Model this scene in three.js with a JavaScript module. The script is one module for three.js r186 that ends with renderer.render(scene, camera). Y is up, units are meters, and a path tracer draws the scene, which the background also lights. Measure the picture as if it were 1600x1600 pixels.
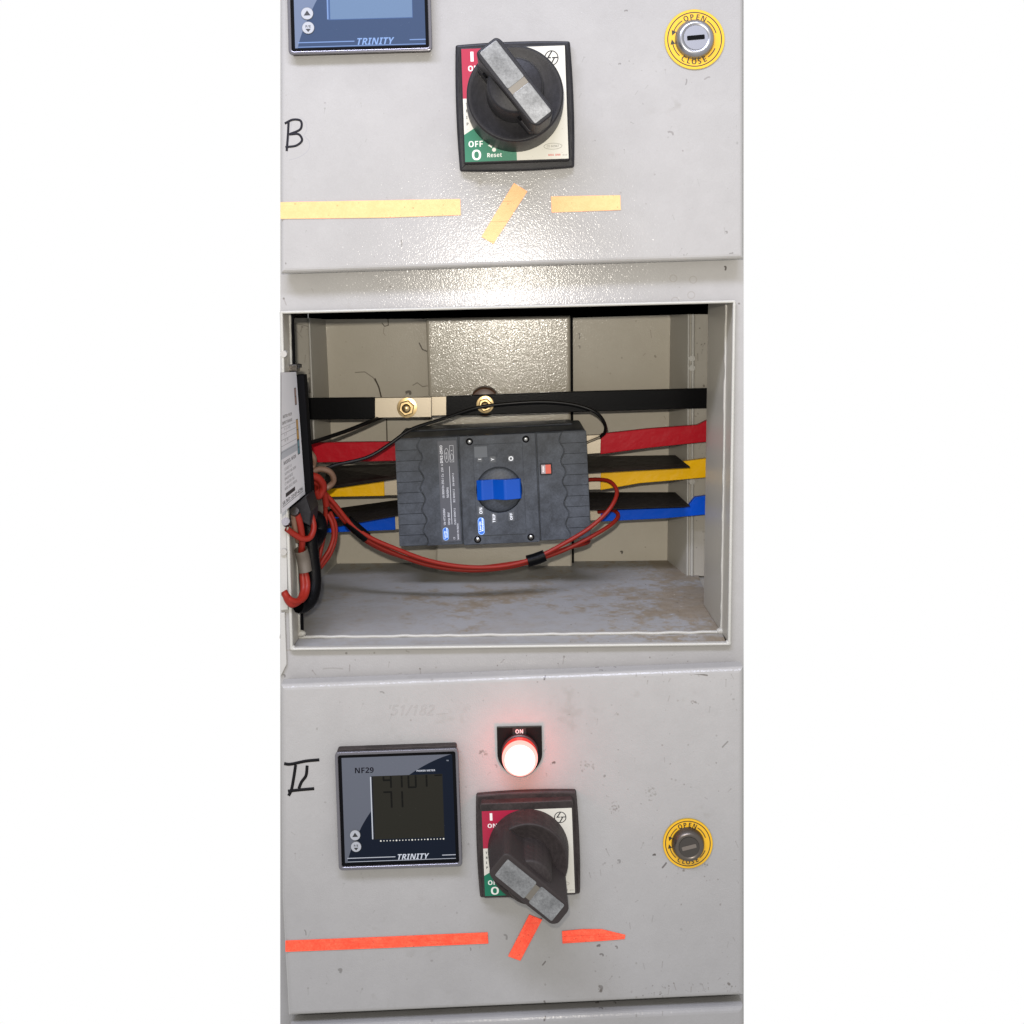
import * as THREE from 'three';
import { mergeGeometries } from 'three/addons/utils/BufferGeometryUtils.js';
import { RoundedBoxGeometry } from 'three/addons/geometries/RoundedBoxGeometry.js';
import { RectAreaLightUniformsLib } from 'three/addons/lights/RectAreaLightUniformsLib.js';

// ---------- camera, light, exposure ----------
const S = 1 / 2163;               // metres per unit of the front plane's survey grid
const D = 1640 * S;               // camera distance from the cabinet frame (0.76 m)
const EYE = 1.45;
const scene = new THREE.Scene();
scene.background = new THREE.Color(1, 1, 1);
const camera = new THREE.PerspectiveCamera(2 * Math.atan(800 / 1640) * 180 / Math.PI, 1, 0.02, 20);
camera.position.set(0, EYE, D);
camera.lookAt(0, EYE, 0);
camera.setViewOffset(1600, 1600, 0, 320, 1600, 1600);   // the lens is shifted down, the phone held upright
const renderer = new THREE.WebGLRenderer({ antialias: true });
renderer.toneMapping = THREE.LinearToneMapping;
renderer.toneMappingExposure = 1.0;
renderer.shadowMap.enabled = true;
RectAreaLightUniformsLib.init();

// phone flash, just beside the lens
const flash = new THREE.SpotLight(new THREE.Color(1.0, 0.93, 0.82), 1.75, 0, 0.72, 1.0, 2);
flash.name = 'phone_flash';
flash.position.set(-0.012, EYE + 0.035, D + 0.002);
flash.target.position.set(0.0, EYE - 0.01, 0);
flash.castShadow = true; flash.shadow.radius = 0.3;
scene.add(flash, flash.target);
// ceiling tube above and in front of the cabinet
const tubeLight = new THREE.RectAreaLight(new THREE.Color(0.74, 0.78, 1.0), 52, 1.2, 0.16);
tubeLight.name = 'ceiling_tube';
tubeLight.position.set(-0.22, EYE + 0.95, 0.92);
tubeLight.lookAt(0, EYE + 0.1, 0);
scene.add(tubeLight);

// ---------- helpers ----------
let seed = 20250311;
const rnd = () => { seed = (seed * 1664525 + 1013904223) >>> 0; return seed / 4294967296; };
const V3 = (x, y, z) => new THREE.Vector3(x, y, z);
// survey point (px, py on the 1600 grid, z metres in front of the frame) -> metres
const W = (px, py, z = 0) => { const k = S * (D - z) / D; return V3((px - 800) * k, EYE + (480 - py) * k, z); };
const U = (z) => S * (D - z) / D;

const taken = {};
const numbered = (n) => { const c = taken[n] = (taken[n] ?? -1) + 1; return c ? `${n}_${String(c).padStart(3, '0')}` : n; };
function shadow(o) { o.castShadow = o.receiveShadow = true; return o; }
function thing(name, label, category, [px, py, z], deg = 0, group) {
  const t = new THREE.Group(); t.name = numbered(name);
  t.position.copy(W(px, py, z)); t.rotation.z = deg * Math.PI / 180;
  t.userData = { label, category }; if (group) t.userData.group = group;
  t.u = U(z); scene.add(t); t.updateMatrixWorld(true);
  const c = Math.cos(t.rotation.z), s = Math.sin(t.rotation.z);
  t.L = (x, y) => { const a = x - px, b = py - y; return [a * c + b * s, -a * s + b * c]; };   // survey point -> own axes
  return t;
}
// a mesh authored in the thing's own units
function part(parent, name, geo, mat, root = parent) {
  if (geo.type === 'ExtrudeGeometry') { const a = geo.attributes.uv; for (let i = 0; i < a.count; i++) a.setXY(i, a.getX(i) * root.u, a.getY(i) * root.u); }   // uv in metres
  geo.scale(root.u, root.u, root.u); return raw(parent, name, geo, mat); }
function raw(parent, name, geo, mat) { const m = shadow(new THREE.Mesh(geo, mat)); m.name = name; parent.add(m); return m; }
// a mesh authored in world metres
function world(parent, name, geo, mat, root = parent) { root.updateMatrixWorld(true); geo.applyMatrix4(root.matrixWorld.clone().invert()); return raw(parent, name, geo, mat); }

function poly(pts, r = 0) {       // closed outline with rounded corners
  const s = new THREE.Shape(); const n = pts.length;
  if (!r) { s.moveTo(...pts[0]); for (let i = 1; i < n; i++) s.lineTo(...pts[i]); s.closePath(); return s; }
  for (let i = 0; i < n; i++) {
    const p = pts[(i + n - 1) % n], q = pts[i], t = pts[(i + 1) % n];
    const a = new THREE.Vector2(p[0] - q[0], p[1] - q[1]), b = new THREE.Vector2(t[0] - q[0], t[1] - q[1]);
    const ra = Math.min(r, a.length() * 0.49), rb = Math.min(r, b.length() * 0.49); a.setLength(ra); b.setLength(rb);
    if (i) s.lineTo(q[0] + a.x, q[1] + a.y); else s.moveTo(q[0] + a.x, q[1] + a.y);
    s.quadraticCurveTo(q[0], q[1], q[0] + b.x, q[1] + b.y);
  }
  s.closePath(); return s;
}
const merge = (list) => mergeGeometries(list.map((q) => { const n = q.index ? q.toNonIndexed() : q; for (const k of Object.keys(n.attributes)) if (!['position', 'normal', 'uv'].includes(k)) n.deleteAttribute(k); return n; }));
function slab(shape, z0, z1, bevel = 0, seg = 2, curve = 10) {
  const g = new THREE.ExtrudeGeometry(shape, bevel
    ? { depth: z1 - z0 - 2 * bevel, bevelEnabled: true, bevelSize: bevel, bevelOffset: -bevel, bevelThickness: bevel, bevelSegments: seg, curveSegments: curve }
    : { depth: z1 - z0, bevelEnabled: false, curveSegments: curve });
  g.translate(0, 0, z0 + bevel); return g;
}
const rect = (x0, y0, x1, y1, r = 0) => poly([[x0, y0], [x1, y0], [x1, y1], [x0, y1]], r);
const wpoly = (pts, z, r = 0) => poly(pts.map(([x, y]) => { const p = W(x, y, z); return [p.x, p.y]; }).reverse(), r);
// a flat sheet through four world points (a b c d round the edge) with thickness t along its back
function sheet(a, b, c, d, t) {
  const n = b.clone().sub(a).cross(d.clone().sub(a)).normalize().multiplyScalar(-t);
  const f = [a, b, c, d], k = f.map((p) => p.clone().add(n));
  const pos = [], uv = [];
  const w = a.distanceTo(b), h = a.distanceTo(d);
  const put = (p, q, r, s, us) => { for (const [v, i] of [[p, 0], [q, 1], [r, 2], [p, 0], [r, 2], [s, 3]]) { pos.push(v.x, v.y, v.z); uv.push(...us[i]); } };
  const full = [[0, 0], [w, 0], [w, h], [0, h]];
  put(f[0], f[1], f[2], f[3], full); put(k[3], k[2], k[1], k[0], full);
  for (let i = 0; i < 4; i++) { const j = (i + 1) % 4; put(f[j], f[i], k[i], k[j], [[0, 0], [w, 0], [w, t], [0, t]]); }
  const g = new THREE.BufferGeometry();
  g.setAttribute('position', new THREE.Float32BufferAttribute(pos, 3)); g.setAttribute('uv', new THREE.Float32BufferAttribute(uv, 2));
  g.computeVertexNormals(); return g;
}
function tube(pts, r, seg = 60, sides = 10) { return new THREE.TubeGeometry(new THREE.CatmullRomCurve3(pts.map((p) => W(...p)), false, 'centripetal'), seg, r, sides, false); }
function plainUv(g) { const a = g.attributes.uv; for (let i = 0; i < a.count; i++) a.setXY(i, a.getX(i), a.getY(i)); return g; }

// ---------- noise and textures ----------
function lattice(n) { const a = new Float32Array(n * n); for (let i = 0; i < a.length; i++) a[i] = rnd(); return a; }
function tileNoise(size, freqs) {   // tileable sum of value noise, 0..1
  const out = new Float32Array(size * size); let tot = 0;
  for (const [f, w] of freqs) {
    const L = lattice(f); tot += w;
    for (let y = 0; y < size; y++) {
      const fy = y / size * f, y0 = Math.floor(fy), ty = fy - y0, sy = ty * ty * (3 - 2 * ty), r0 = (y0 % f) * f, r1 = ((y0 + 1) % f) * f;
      for (let x = 0; x < size; x++) {
        const fx = x / size * f, x0 = Math.floor(fx), tx = fx - x0, sx = tx * tx * (3 - 2 * tx), c0 = x0 % f, c1 = (x0 + 1) % f;
        const a = L[r0 + c0] + (L[r0 + c1] - L[r0 + c0]) * sx, b = L[r1 + c0] + (L[r1 + c1] - L[r1 + c0]) * sx;
        out[y * size + x] += w * (a + (b - a) * sy);
      }
    }
  }
  for (let i = 0; i < out.length; i++) out[i] /= tot;
  return out;
}
function grey(data, size, rep, srgb = false) {
  const px = new Uint8Array(size * size * 4);
  for (let i = 0; i < size * size; i++) { const v = Math.max(0, Math.min(255, data[i] * 255)); px[i * 4] = px[i * 4 + 1] = px[i * 4 + 2] = v; px[i * 4 + 3] = 255; }
  const t = new THREE.DataTexture(px, size, size); t.magFilter = t.minFilter = THREE.LinearFilter; t.wrapS = t.wrapT = THREE.RepeatWrapping;
  if (srgb) t.colorSpace = THREE.SRGBColorSpace; t.repeat.set(rep, rep); t.needsUpdate = true; return t;
}
const peel = grey(tileNoise(1024, [[58, 1], [97, 0.7], [23, 0.5]]), 1024, 1 / 0.042);
const fineGrain = grey(tileNoise(512, [[64, 1], [128, 1], [256, 0.6]]), 512, 1 / 0.05);
const blotch = tileNoise(512, [[4, 1], [9, 0.8], [23, 0.6], [61, 0.4]]);
const speck = tileNoise(512, [[7, 1], [19, 0.9], [47, 0.8], [120, 0.7]]);
const sleeveBump = grey(tileNoise(256, [[5, 1], [11, 0.7], [37, 0.25]]), 256, 1 / 0.07);
const dustTex = (() => { const a = tileNoise(512, [[5, 1], [17, 0.8], [60, 0.7], [170, 0.8]]), o = new Float32Array(a.length); for (let i = 0; i < a.length; i++) o[i] = 0.62 + 0.5 * (a[i] - 0.3) + (rnd() < 0.002 ? 0.25 : 0); return grey(o, 512, 1 / 0.07, true); })();
const at = (f, u, v) => f[((v * 512) & 511) * 512 + ((u * 512) & 511)];
function canvas(w, h, draw) { const c = document.createElement('canvas'); c.width = w; c.height = h; const g = c.getContext('2d'); draw(g, w, h); return c; }
function print(w, h, draw) { const t = new THREE.CanvasTexture(canvas(w, h, draw)); t.colorSpace = THREE.SRGBColorSpace; t.anisotropy = 8; t.magFilter = THREE.LinearFilter; return t; }
const clampB = (v) => Math.max(0, Math.min(255, v));
// painted sheet metal with handling dirt; covers survey rectangle x0..x1, y0..y1 at depth z, uv are world metres
function paintMap(x0, x1, y0, y1, z, base, res, marks, dirt = 1) {
  const t = print(Math.round((x1 - x0) * res), Math.round((y1 - y0) * res), (g, w, h) => {
    const im = g.createImageData(w, h), d = im.data, o = rnd();
    for (let y = 0; y < h; y++) for (let x = 0; x < w; x++) {
      const u = x / 900 / res + o, v = y / 900 / res + o * 3;
      const n = (at(blotch, u, v) - 0.5) * 10 * dirt + (at(speck, u * 2.3, v * 2.3) - 0.5) * 5;
      const s = Math.max(0, at(speck, u * 1.3 + 0.3, v * 1.3) - 0.67) * 70 * dirt * Math.max(0, at(blotch, u * 0.7 + 0.5, v * 0.7) - 0.45) * 4;
      const i = (y * w + x) * 4;
      d[i] = clampB(base[0] + n - s); d[i + 1] = clampB(base[1] + n - s * 1.05); d[i + 2] = clampB(base[2] + n - s * 1.2); d[i + 3] = 255;
    }
    g.putImageData(im, 0, 0);
    g.save(); g.scale(res, res); g.translate(-x0, -y0); g.lineCap = g.lineJoin = 'round';
    marks?.(g); g.restore();
  });
  const a = W(x0, y1, z), b = W(x1, y0, z), rw = b.x - a.x, rh = b.y - a.y;
  t.wrapS = t.wrapT = THREE.ClampToEdgeWrapping; t.repeat.set(1 / rw, 1 / rh); t.offset.set(-a.x / rw, -a.y / rh); return t;
}
function smudges(g, list) {   // small scuffs and dust specks: [x, y, length, angle, width, alpha]
  for (const [x, y, l, a, w, al] of list) {
    g.strokeStyle = `rgba(58,54,50,${al})`; g.lineWidth = w; g.beginPath();
    g.moveTo(x - Math.cos(a) * l / 2, y - Math.sin(a) * l / 2); g.quadraticCurveTo(x + w, y - w, x + Math.cos(a) * l / 2, y + Math.sin(a) * l / 2); g.stroke();
  }
}
function dusty(g, x, y, rx, ry, n, al) {   // a patch of fine specks
  for (let i = 0; i < n; i++) {
    const a = rnd() * 7, q = Math.sqrt(rnd()) * (0.4 + 0.6 * rnd()), r = 0.4 + rnd() * 1.3;
    g.fillStyle = `rgba(72,66,58,${al * (0.3 + 0.7 * rnd())})`; g.beginPath(); g.ellipse(x + Math.cos(a) * q * rx, y + Math.sin(a) * q * ry, r, r * (0.4 + rnd()), rnd() * 3, 0, 7); g.fill();
  }
}
function scatter(g, n, x0, x1, y0, y1, al) {
  for (let i = 0; i < n; i++) {
    const x = x0 + rnd() * (x1 - x0), y = y0 + rnd() * (y1 - y0), r = 0.4 + rnd() * rnd() * 1.6;
    g.fillStyle = `rgba(60,54,48,${al * (0.3 + 0.7 * rnd())})`; g.beginPath(); g.ellipse(x, y, r, r * (0.5 + rnd()), rnd() * 3, 0, 7); g.fill();
    if (rnd() < 0.25) { g.strokeStyle = `rgba(80,74,68,${al * 0.6})`; g.lineWidth = 0.5 + rnd(); g.beginPath(); g.moveTo(x, y); g.lineTo(x + (rnd() - 0.5) * 12, y + rnd() * 12); g.stroke(); }
  }
}

// ---------- materials ----------
const std = (c, o = {}) => new THREE.MeshPhysicalMaterial({ color: c, roughness: 0.5, metalness: 0, side: THREE.DoubleSide, ...o });
const PAINT = [137, 135, 132];
const paintOf = (map, o = {}) => std(0xffffff, { map, roughness: 0.17, bumpMap: peel, bumpScale: 0.0001, specularIntensity: 0.28, ...o });
const M = {
  paint: std(0x96948f, { roughness: 0.17, bumpMap: peel, bumpScale: 0.0001, specularIntensity: 0.55 }),
  inner: std(0x9a968c, { roughness: 0.34, bumpMap: peel, bumpScale: 0.00008, specularIntensity: 0.5 }),
  plate: std(0xa09b8f, { roughness: 0.26, bumpMap: peel, bumpScale: 0.00011, specularIntensity: 0.8 }),
  voidShade: std(0x151413, { roughness: 0.9, specularIntensity: 0.1 }),  // near-black colour stands in for shade in the void behind the panels
  bead: std(0x98968f, { roughness: 0.3, bumpMap: peel, bumpScale: 0.0001 }),
  black: std(0x28272a, { map: dustTex, roughness: 0.42, bumpMap: fineGrain, bumpScale: 0.00003, specularIntensity: 0.35 }),
  blackDusty: std(0x3e3735, { map: dustTex, roughness: 0.55, bumpMap: fineGrain, bumpScale: 0.00004, specularIntensity: 0.35 }),
  blackTape: std(0x060607, { roughness: 0.3, specularIntensity: 0.12, bumpMap: fineGrain, bumpScale: 0.00005 }),
  barrier: std(0x171413, { bumpMap: sleeveBump, bumpScale: 0.001, roughness: 0.4, specularIntensity: 0.25 }),
  redSleeve: std(0x9c121e, { bumpMap: sleeveBump, bumpScale: 0.0007, roughness: 0.36, specularIntensity: 0.2 }),
  yellowSleeve: std(0xd6a404, { bumpMap: sleeveBump, bumpScale: 0.0009, roughness: 0.34, specularIntensity: 0.4 }),
  blueSleeve: std(0x0446b4, { bumpMap: sleeveBump, bumpScale: 0.0007, roughness: 0.34, specularIntensity: 0.2 }),
  tinned: std(0x968c7b, { roughness: 0.42, metalness: 0.75, bumpMap: fineGrain, bumpScale: 0.00003 }),
  zinc: std(0xb59c70, { roughness: 0.3, metalness: 0.95 }),
  steel: std(0x8d8d8b, { roughness: 0.25, metalness: 1 }),
  darkSteel: std(0x4a4642, { roughness: 0.35, metalness: 0.9 }),
  insulator: std(0x4a3020, { roughness: 0.4 }),
  breaker: std(0x50555d, { map: dustTex, roughness: 0.42, specularIntensity: 0.4, bumpMap: fineGrain, bumpScale: 0.00002 }),
  toggle: std(0x043f94, { roughness: 0.24, specularIntensity: 0.7 }),
  redWire: std(0x701b12, { roughness: 0.42, specularIntensity: 0.35 }),
  blackWire: std(0x0d0c0c, { roughness: 0.38, specularIntensity: 0.4 }),
  brownWire: std(0x5a4232, { roughness: 0.5 }),
  greyTape: std(0x4c443b, { roughness: 0.6 }),
  ink: std(0x0e0d0f, { roughness: 0.6, specularIntensity: 0.2 }),
  inkFaint: std(0x1c1b20, { roughness: 0.6, specularIntensity: 0.2 }),
  chromeBezel: std(0x646266, { roughness: 0.25, metalness: 0.7 }),
  silver: std(0x8e8f8e, { map: dustTex, roughness: 0.34, metalness: 0.3, bumpMap: fineGrain, bumpScale: 0.00002 }),
  dark_seam: std(0x08080a, { roughness: 0.7, specularIntensity: 0.1 }),
  plasticClear: std(0x8d8a84, { roughness: 0.3 }),
};

// ---------- the cabinet ----------
const zd = 0.018;   // front of the doors
const cab = thing('switchgear_cabinet', 'light grey painted steel switchgear cabinet with an open middle compartment', 'cabinet', [800, 1660, 0]);
const frameMap = paintMap(430, 1170, 395, 1120, 0, PAINT, 1.4, (g) => {
  smudges(g, [[1133, 419, 5, 1.4, 2.4, 0.9], [1145, 1052, 26, 0.1, 2, 0.4], [520, 1045, 30, 0, 2, 0.15], [700, 1055, 8, 0.3, 1.5, 0.3], [444, 1056, 4, 1, 2, 0.5]]);
  scatter(g, 50, 438, 1162, 1015, 1070, 0.5); scatter(g, 15, 438, 1162, 420, 480, 0.5);
  g.strokeStyle = 'rgba(110,104,96,.5)'; g.lineWidth = 0.9; for (const [x, y] of [[1052, 435], [1083, 437], [1080, 461], [1055, 470]]) { g.beginPath(); g.arc(x, y, 5.5, 0, 7); g.stroke(); }
  g.strokeStyle = 'rgba(120,112,104,.45)'; g.lineWidth = 2; g.beginPath(); g.moveTo(438, 1016); g.lineTo(456, 1016); g.stroke();
});
// frame sheet with the opening cut out; opening corners
const OTL = [441, 488], OTR = [1146, 471], OBR = [1138, 1004], OBL = [457, 1012];
{
  const s = wpoly([[438, -60], [1162, -60], [1162, 1660], [438, 1660]], 0);
  const h = new THREE.Path(); [OTL, OTR, OBR, OBL].forEach(([x, y], i) => { const p = W(x, y, 0); i ? h.lineTo(p.x, p.y) : h.moveTo(p.x, p.y); }); h.closePath(); s.holes.push(h);
  world(cab, 'frame', slab(s, -0.003, 0), paintOf(frameMap));
}
// welded lip: thin turned flange round the opening, bead along its front edge
const lip = (a, b, zf, zr, t) => sheet(W(...a, 0).setZ(zf), W(...b, 0).setZ(zf), W(...b, 0).setZ(zr), W(...a, 0).setZ(zr), t);
const beadOf = (a, b, z, r) => new THREE.TubeGeometry(new THREE.LineCurve3(W(...a, 0).setZ(z), W(...b, 0).setZ(z)), 24, r, 8);
const wob = (a, b, z, r) => { const p = W(...a, 0), q = W(...b, 0), pts = []; for (let i = 0; i <= 40; i++) { const v = p.clone().lerp(q, i / 40).setZ(z); v.x += (rnd() - 0.5) * 0.0006; v.y += (rnd() - 0.5) * 0.0006; pts.push(v); } return new THREE.TubeGeometry(new THREE.CatmullRomCurve3(pts), 90, r, 7); };
for (const [a, b] of [[OTL, OTR], [OTR, OBR], [OBR, OBL], [OBL, OTL]]) {
  const e = world(cab, 'opening_lip', merge([beadOf(a, b, 0.003, 0.0012), lip(a, b, 0.003, -0.0006, 0.0008)]), M.bead);
  e.userData.label = 'thin welded lip round the compartment opening';
}
// weld blobs in the corners and second bead at the inner end of the lip
const IN = 0.024;
for (const [a, b] of [[OTR, OBR], [OBR, OBL], [OBL, OTL]]) world(cab, 'weld_bead', wob(a, b, -IN, 0.0013), M.bead);
for (const [x, y] of [[OBL[0] + 12, OBL[1] - 22], [OBR[0] - 10, OBR[1] - 18]]) { const g = new THREE.SphereGeometry(0.0034, 14, 10); g.scale(1.3, 0.8, 0.8); const p = W(x, y, -IN); g.translate(p.x, p.y, p.z); world(cab, 'weld_blob', g, M.bead); }
for (const [x, y] of [OBL, OBR]) { const g = new THREE.SphereGeometry(0.0022, 12, 8); const p = W(x, y, 0.002); g.translate(p.x, p.y, p.z); world(cab, 'weld_blob', g, M.bead); }

const zb = -0.245, zc = -0.19, zp = -0.224;   // rear panels, side columns, mounting plate
// right wall (short), left wall (shorter), ceiling, floor
const zr = -0.0975;
world(cab, 'side_wall', sheet(W(...OTR, 0).setZ(-0.001), W(...OBR, 0).setZ(-0.001), W(...OBR, 0).setZ(zr), W(...OTR, 0).setZ(zr), -0.0015), M.inner);
world(cab, 'side_wall', sheet(W(...OBL, 0).setZ(-0.001), W(...OTL, 0).setZ(-0.001), W(...OTL, 0).setZ(-0.03), W(...OBL, 0).setZ(-0.03), -0.0015), M.inner);
{ // dark strip standing in for the shaded wall interior behind the left lip
  const a = W(...OTL, 0).setZ(-0.031), b = W(...OBL, 0).setZ(-0.031); a.x += 0.0005; b.x += 0.0005;
  world(cab, 'dark_seam', new THREE.TubeGeometry(new THREE.LineCurve3(a, b), 4, 0.0016, 6), M.dark_seam);
}
const shellL = [[-362, 0], [-447, zc], [-470, -0.36]], shellR = [[362, 0], [447, zc], [470, -0.36]];
const yTop = W(0, -60, 0).y, yBot = W(0, 1660, 0).y, yCeil = W(0, 466, 0).y, yFloorR = W(0, 1004, 0).y;
for (const sh of [shellL, shellR]) for (let i = 0; i < 2; i++) {
  const [xa, za] = sh[i], [xb, zz] = sh[i + 1];
  world(cab, 'outer_side', sheet(V3(xa * S, yBot, za - 0.0035), V3(xb * S, yBot, zz), V3(xb * S, yTop, zz), V3(xa * S, yTop, za - 0.0035), 0.0008), M.inner);
}
world(cab, 'rear_sheet', sheet(V3(-470 * S, yBot, -0.361), V3(470 * S, yBot, -0.361), V3(470 * S, yTop, -0.361), V3(-470 * S, yTop, -0.361), 0.001), M.voidShade);
for (const y of [yTop, yBot]) world(cab, 'end_sheet', slab(poly([[-362 * S, 0.0035], [362 * S, 0.0035], [447 * S, -zc], [470 * S, 0.36], [-470 * S, 0.36], [-447 * S, -zc]]), 0, 0.001).rotateX(-Math.PI / 2).translate(0, y, 0), M.inner);
world(cab, 'compartment_ceiling', sheet(V3(-362 * S, W(0, 487, 0).y, -0.0035), V3(358 * S, W(0, 469, 0).y, -0.0035), V3(465 * S, yCeil - 0.002, -0.358), V3(-465 * S, W(0, 490, 0).y, -0.358), 0.001), M.voidShade);
// floor with settled dust
{
  const fl = W(...OBL, 0), fr = W(...OBR, 0);
  const tex = print(1200, 620, (g, w, h) => {
    const im = g.createImageData(w, h), d = im.data;
    for (let y = 0; y < h; y++) for (let x = 0; x < w; x++) {
      const u = x / w, v = 1 - y / h;   // v: 0 front .. 1 rear
      const n1 = at(blotch, u * 1.1 + 0.13, v * 0.7 + 0.41), n2 = at(speck, u * 1.6, v * 1.3), n3 = at(speck, u * 4.1 + 0.2, v * 3.3);
      let k = (n1 - 0.5) * 1.7 + (n2 - 0.5) * 1.5 + (n3 - 0.5) * 0.6;
      k += 0.75 * Math.exp(-((u - 0.94) ** 2) / 0.009) + 0.38 * Math.exp(-((u - 0.72) ** 2) / 0.05 - ((v - 0.62) ** 2) / 0.1) + 0.35 * Math.exp(-((v - 0.98) ** 2) / 0.012) - 0.2 - 0.18 * (u < 0.4 ? 1 : 0) * 0.4;
      k = Math.max(0, Math.min(1, (k - 0.05) * 2.2)) * 0.8 + Math.max(0, Math.min(0.2, (n2 - 0.4)));
      const c = [136, 135, 133], e = [122, 111, 95], j = (n3 - 0.5) * 26, i = (y * w + x) * 4;
      for (let q = 0; q < 3; q++) d[i + q] = clampB(c[q] + (e[q] - c[q]) * k + j * (0.25 + k));
      d[i + 3] = 255;
    }
    g.putImageData(im, 0, 0);
    for (let i = 0; i < 260; i++) { const x = w * (0.5 + 0.5 * Math.sqrt(rnd())), y = h * rnd(); g.fillStyle = `rgba(${rnd() < 0.3 ? '200,195,188' : '62,52,42'},${0.3 + 0.5 * rnd()})`; g.beginPath(); g.ellipse(x, y, 0.6 + 2.2 * rnd() * rnd(), 0.6 + 1.4 * rnd(), rnd() * 3, 0, 7); g.fill(); }
  });
  const g = new THREE.BufferGeometry();
  const p = [V3(fl.x + 0.001, fl.y - 0.001, -0.001), V3(fr.x - 0.001, fr.y - 0.001, -0.001), V3(372 * S, fr.y + 0.0005, zb), V3(-400 * S, fl.y + 0.0008, zb)];
  const q = p.map((v) => v.clone().setY(v.y - 0.0015));
  const pos = [], uv = []; const quad = (a, b, c, dd, t) => { for (const [v, k] of [[a, 0], [b, 1], [c, 2], [a, 0], [c, 2], [dd, 3]]) { pos.push(v.x, v.y, v.z); uv.push(...t[k]); } };
  quad(p[0], p[1], p[2], p[3], [[0.05, 0], [0.94, 0], [1, 1], [0, 1]]); quad(q[3], q[2], q[1], q[0], [[0, 0], [0.01, 0], [0.01, 0.01], [0, 0.01]]);
  g.setAttribute('position', new THREE.Float32BufferAttribute(pos, 3)); g.setAttribute('uv', new THREE.Float32BufferAttribute(uv, 2)); g.computeVertexNormals();
  world(cab, 'compartment_floor', g, std(0xffffff, { map: tex, roughness: 0.5, specularIntensity: 0.4 })).userData.label = 'compartment floor with brown dust settled on it';
}
for (const q of [1, -1]) {   // floor behind the side walls
  const y = (q > 0 ? W(...OBR, 0) : W(...OBL, 0)).y - 0.0022, z0 = q > 0 ? zr : -0.031, x0 = q * 330 * S;
  const a = V3(x0, y, z0), b = V3(q * (q > 0 ? 405 : 378) * S, y, z0), c = V3(q * 455 * S, y, zb), d = V3(x0, y, zb);
  world(cab, 'floor_return', q > 0 ? sheet(a, b, c, d, 0.001) : sheet(b, a, d, c, 0.001), M.inner);
}
// rear panels left and right of the mounting plate, with cobweb strands
const rearMap = paintMap(430, 1120, 480, 910, zb, [166, 160, 147], 1.6, (g) => {
  const strand = (pts, w, al) => { g.strokeStyle = `rgba(40,34,28,${al})`; g.lineWidth = w; g.beginPath(); g.moveTo(...pts[0]); for (let i = 1; i < pts.length; i++) g.lineTo(...pts[i]); g.stroke(); };
  strand([[606, 497], [607, 508], [601, 510], [597, 505]], 1.1, 0.8); strand([[555, 582], [570, 581], [583, 590], [590, 601], [596, 620]], 1.0, 0.5); strand([[586, 592], [592, 605], [596, 622]], 2, 0.8);
  strand([[655, 536], [660, 546], [667, 549]], 1.5, 0.8); strand([[604, 655], [605, 700]], 1.6, 0.85); strand([[602, 524], [599, 520], [600, 512]], 0.8, 0.3);
  strand([[645, 602], [652, 598], [660, 604], [668, 603]], 1, 0.5);
  smudges(g, [[905, 525, 8, 1.5, 1.8, 0.5], [905, 542, 4, 1, 2, 0.35], [638, 614, 6, 0.4, 4, 0.6], [971, 863, 3, 1, 2.4, 0.8]]); scatter(g, 80, 500, 1050, 497, 880, 0.35);
});
const rear = (pts) => world(cab, 'rear_panel', slab(wpoly(pts, zb), zb - 0.0015, zb), paintOf(rearMap, { bumpScale: 0.00007 }));
rear([[507, 499], [680, 498], [690, 900], [526, 900]]);
rear([[880, 497], [1052, 492], [1046, 892], [880, 892]]);
// side columns: a face running back to the rear panel, a bright turned edge, a front flange
const colMap = paintMap(430, 1130, 470, 910, zc, [146, 142, 133], 1.2, (g) => { scatter(g, 60, 440, 500, 495, 880, 0.6); scatter(g, 60, 1060, 1110, 495, 880, 0.6); smudges(g, [[470, 508, 26, 0.2, 1.4, 0.4], [465, 520, 20, 0.8, 1, 0.3], [484, 602, 20, 1.5, 5, 0.5]]); });
{
  const xl = [[483, 497], [499, 906]], xr = [[1076, 491], [1074, 899]];
  const wl = W(507, 499, zb), wl2 = W(526, 900, zb), wr = W(1049, 492, zb), wr2 = W(1044, 890, zb);
  world(cab, 'column_face', sheet(W(...xl[0], zc), wl, wl2, W(...xl[1], zc), 0.001), M.inner);
  world(cab, 'column_face', sheet(wr, W(...xr[0], zc), W(...xr[1], zc), wr2, 0.001), M.inner);
  world(cab, 'column_flange', slab(wpoly([[444, 497], xl[0], xl[1], [455, 908]], zc), zc - 0.0015, zc), paintOf(colMap));
  world(cab, 'column_flange', slab(wpoly([xr[0], [1140, 491], [1140, 902], xr[1]], zc), zc - 0.0015, zc), paintOf(colMap));
  const edge = (a, b, r) => new THREE.TubeGeometry(new THREE.LineCurve3(W(...a, zc + 0.0008), W(...b, zc + 0.0008)), 12, r, 8);
  world(cab, 'turned_edge', edge(xl[0], xl[1], 0.0010), M.bead); world(cab, 'turned_edge', edge(xr[0], xr[1], 0.0009), M.bead); world(cab, 'turned_edge', edge([1083, 491], [1081, 899], 0.0014), M.bead);
  for (const y of [560, 575, 752]) { const g = new THREE.CylinderGeometry(0.0028, 0.0028, 0.002, 16); g.rotateX(Math.PI / 2); const p = W(1081, y, zc + 0.001); g.translate(p.x, p.y, p.z); world(cab, 'rivet', g, M.bead); }
}
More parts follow.
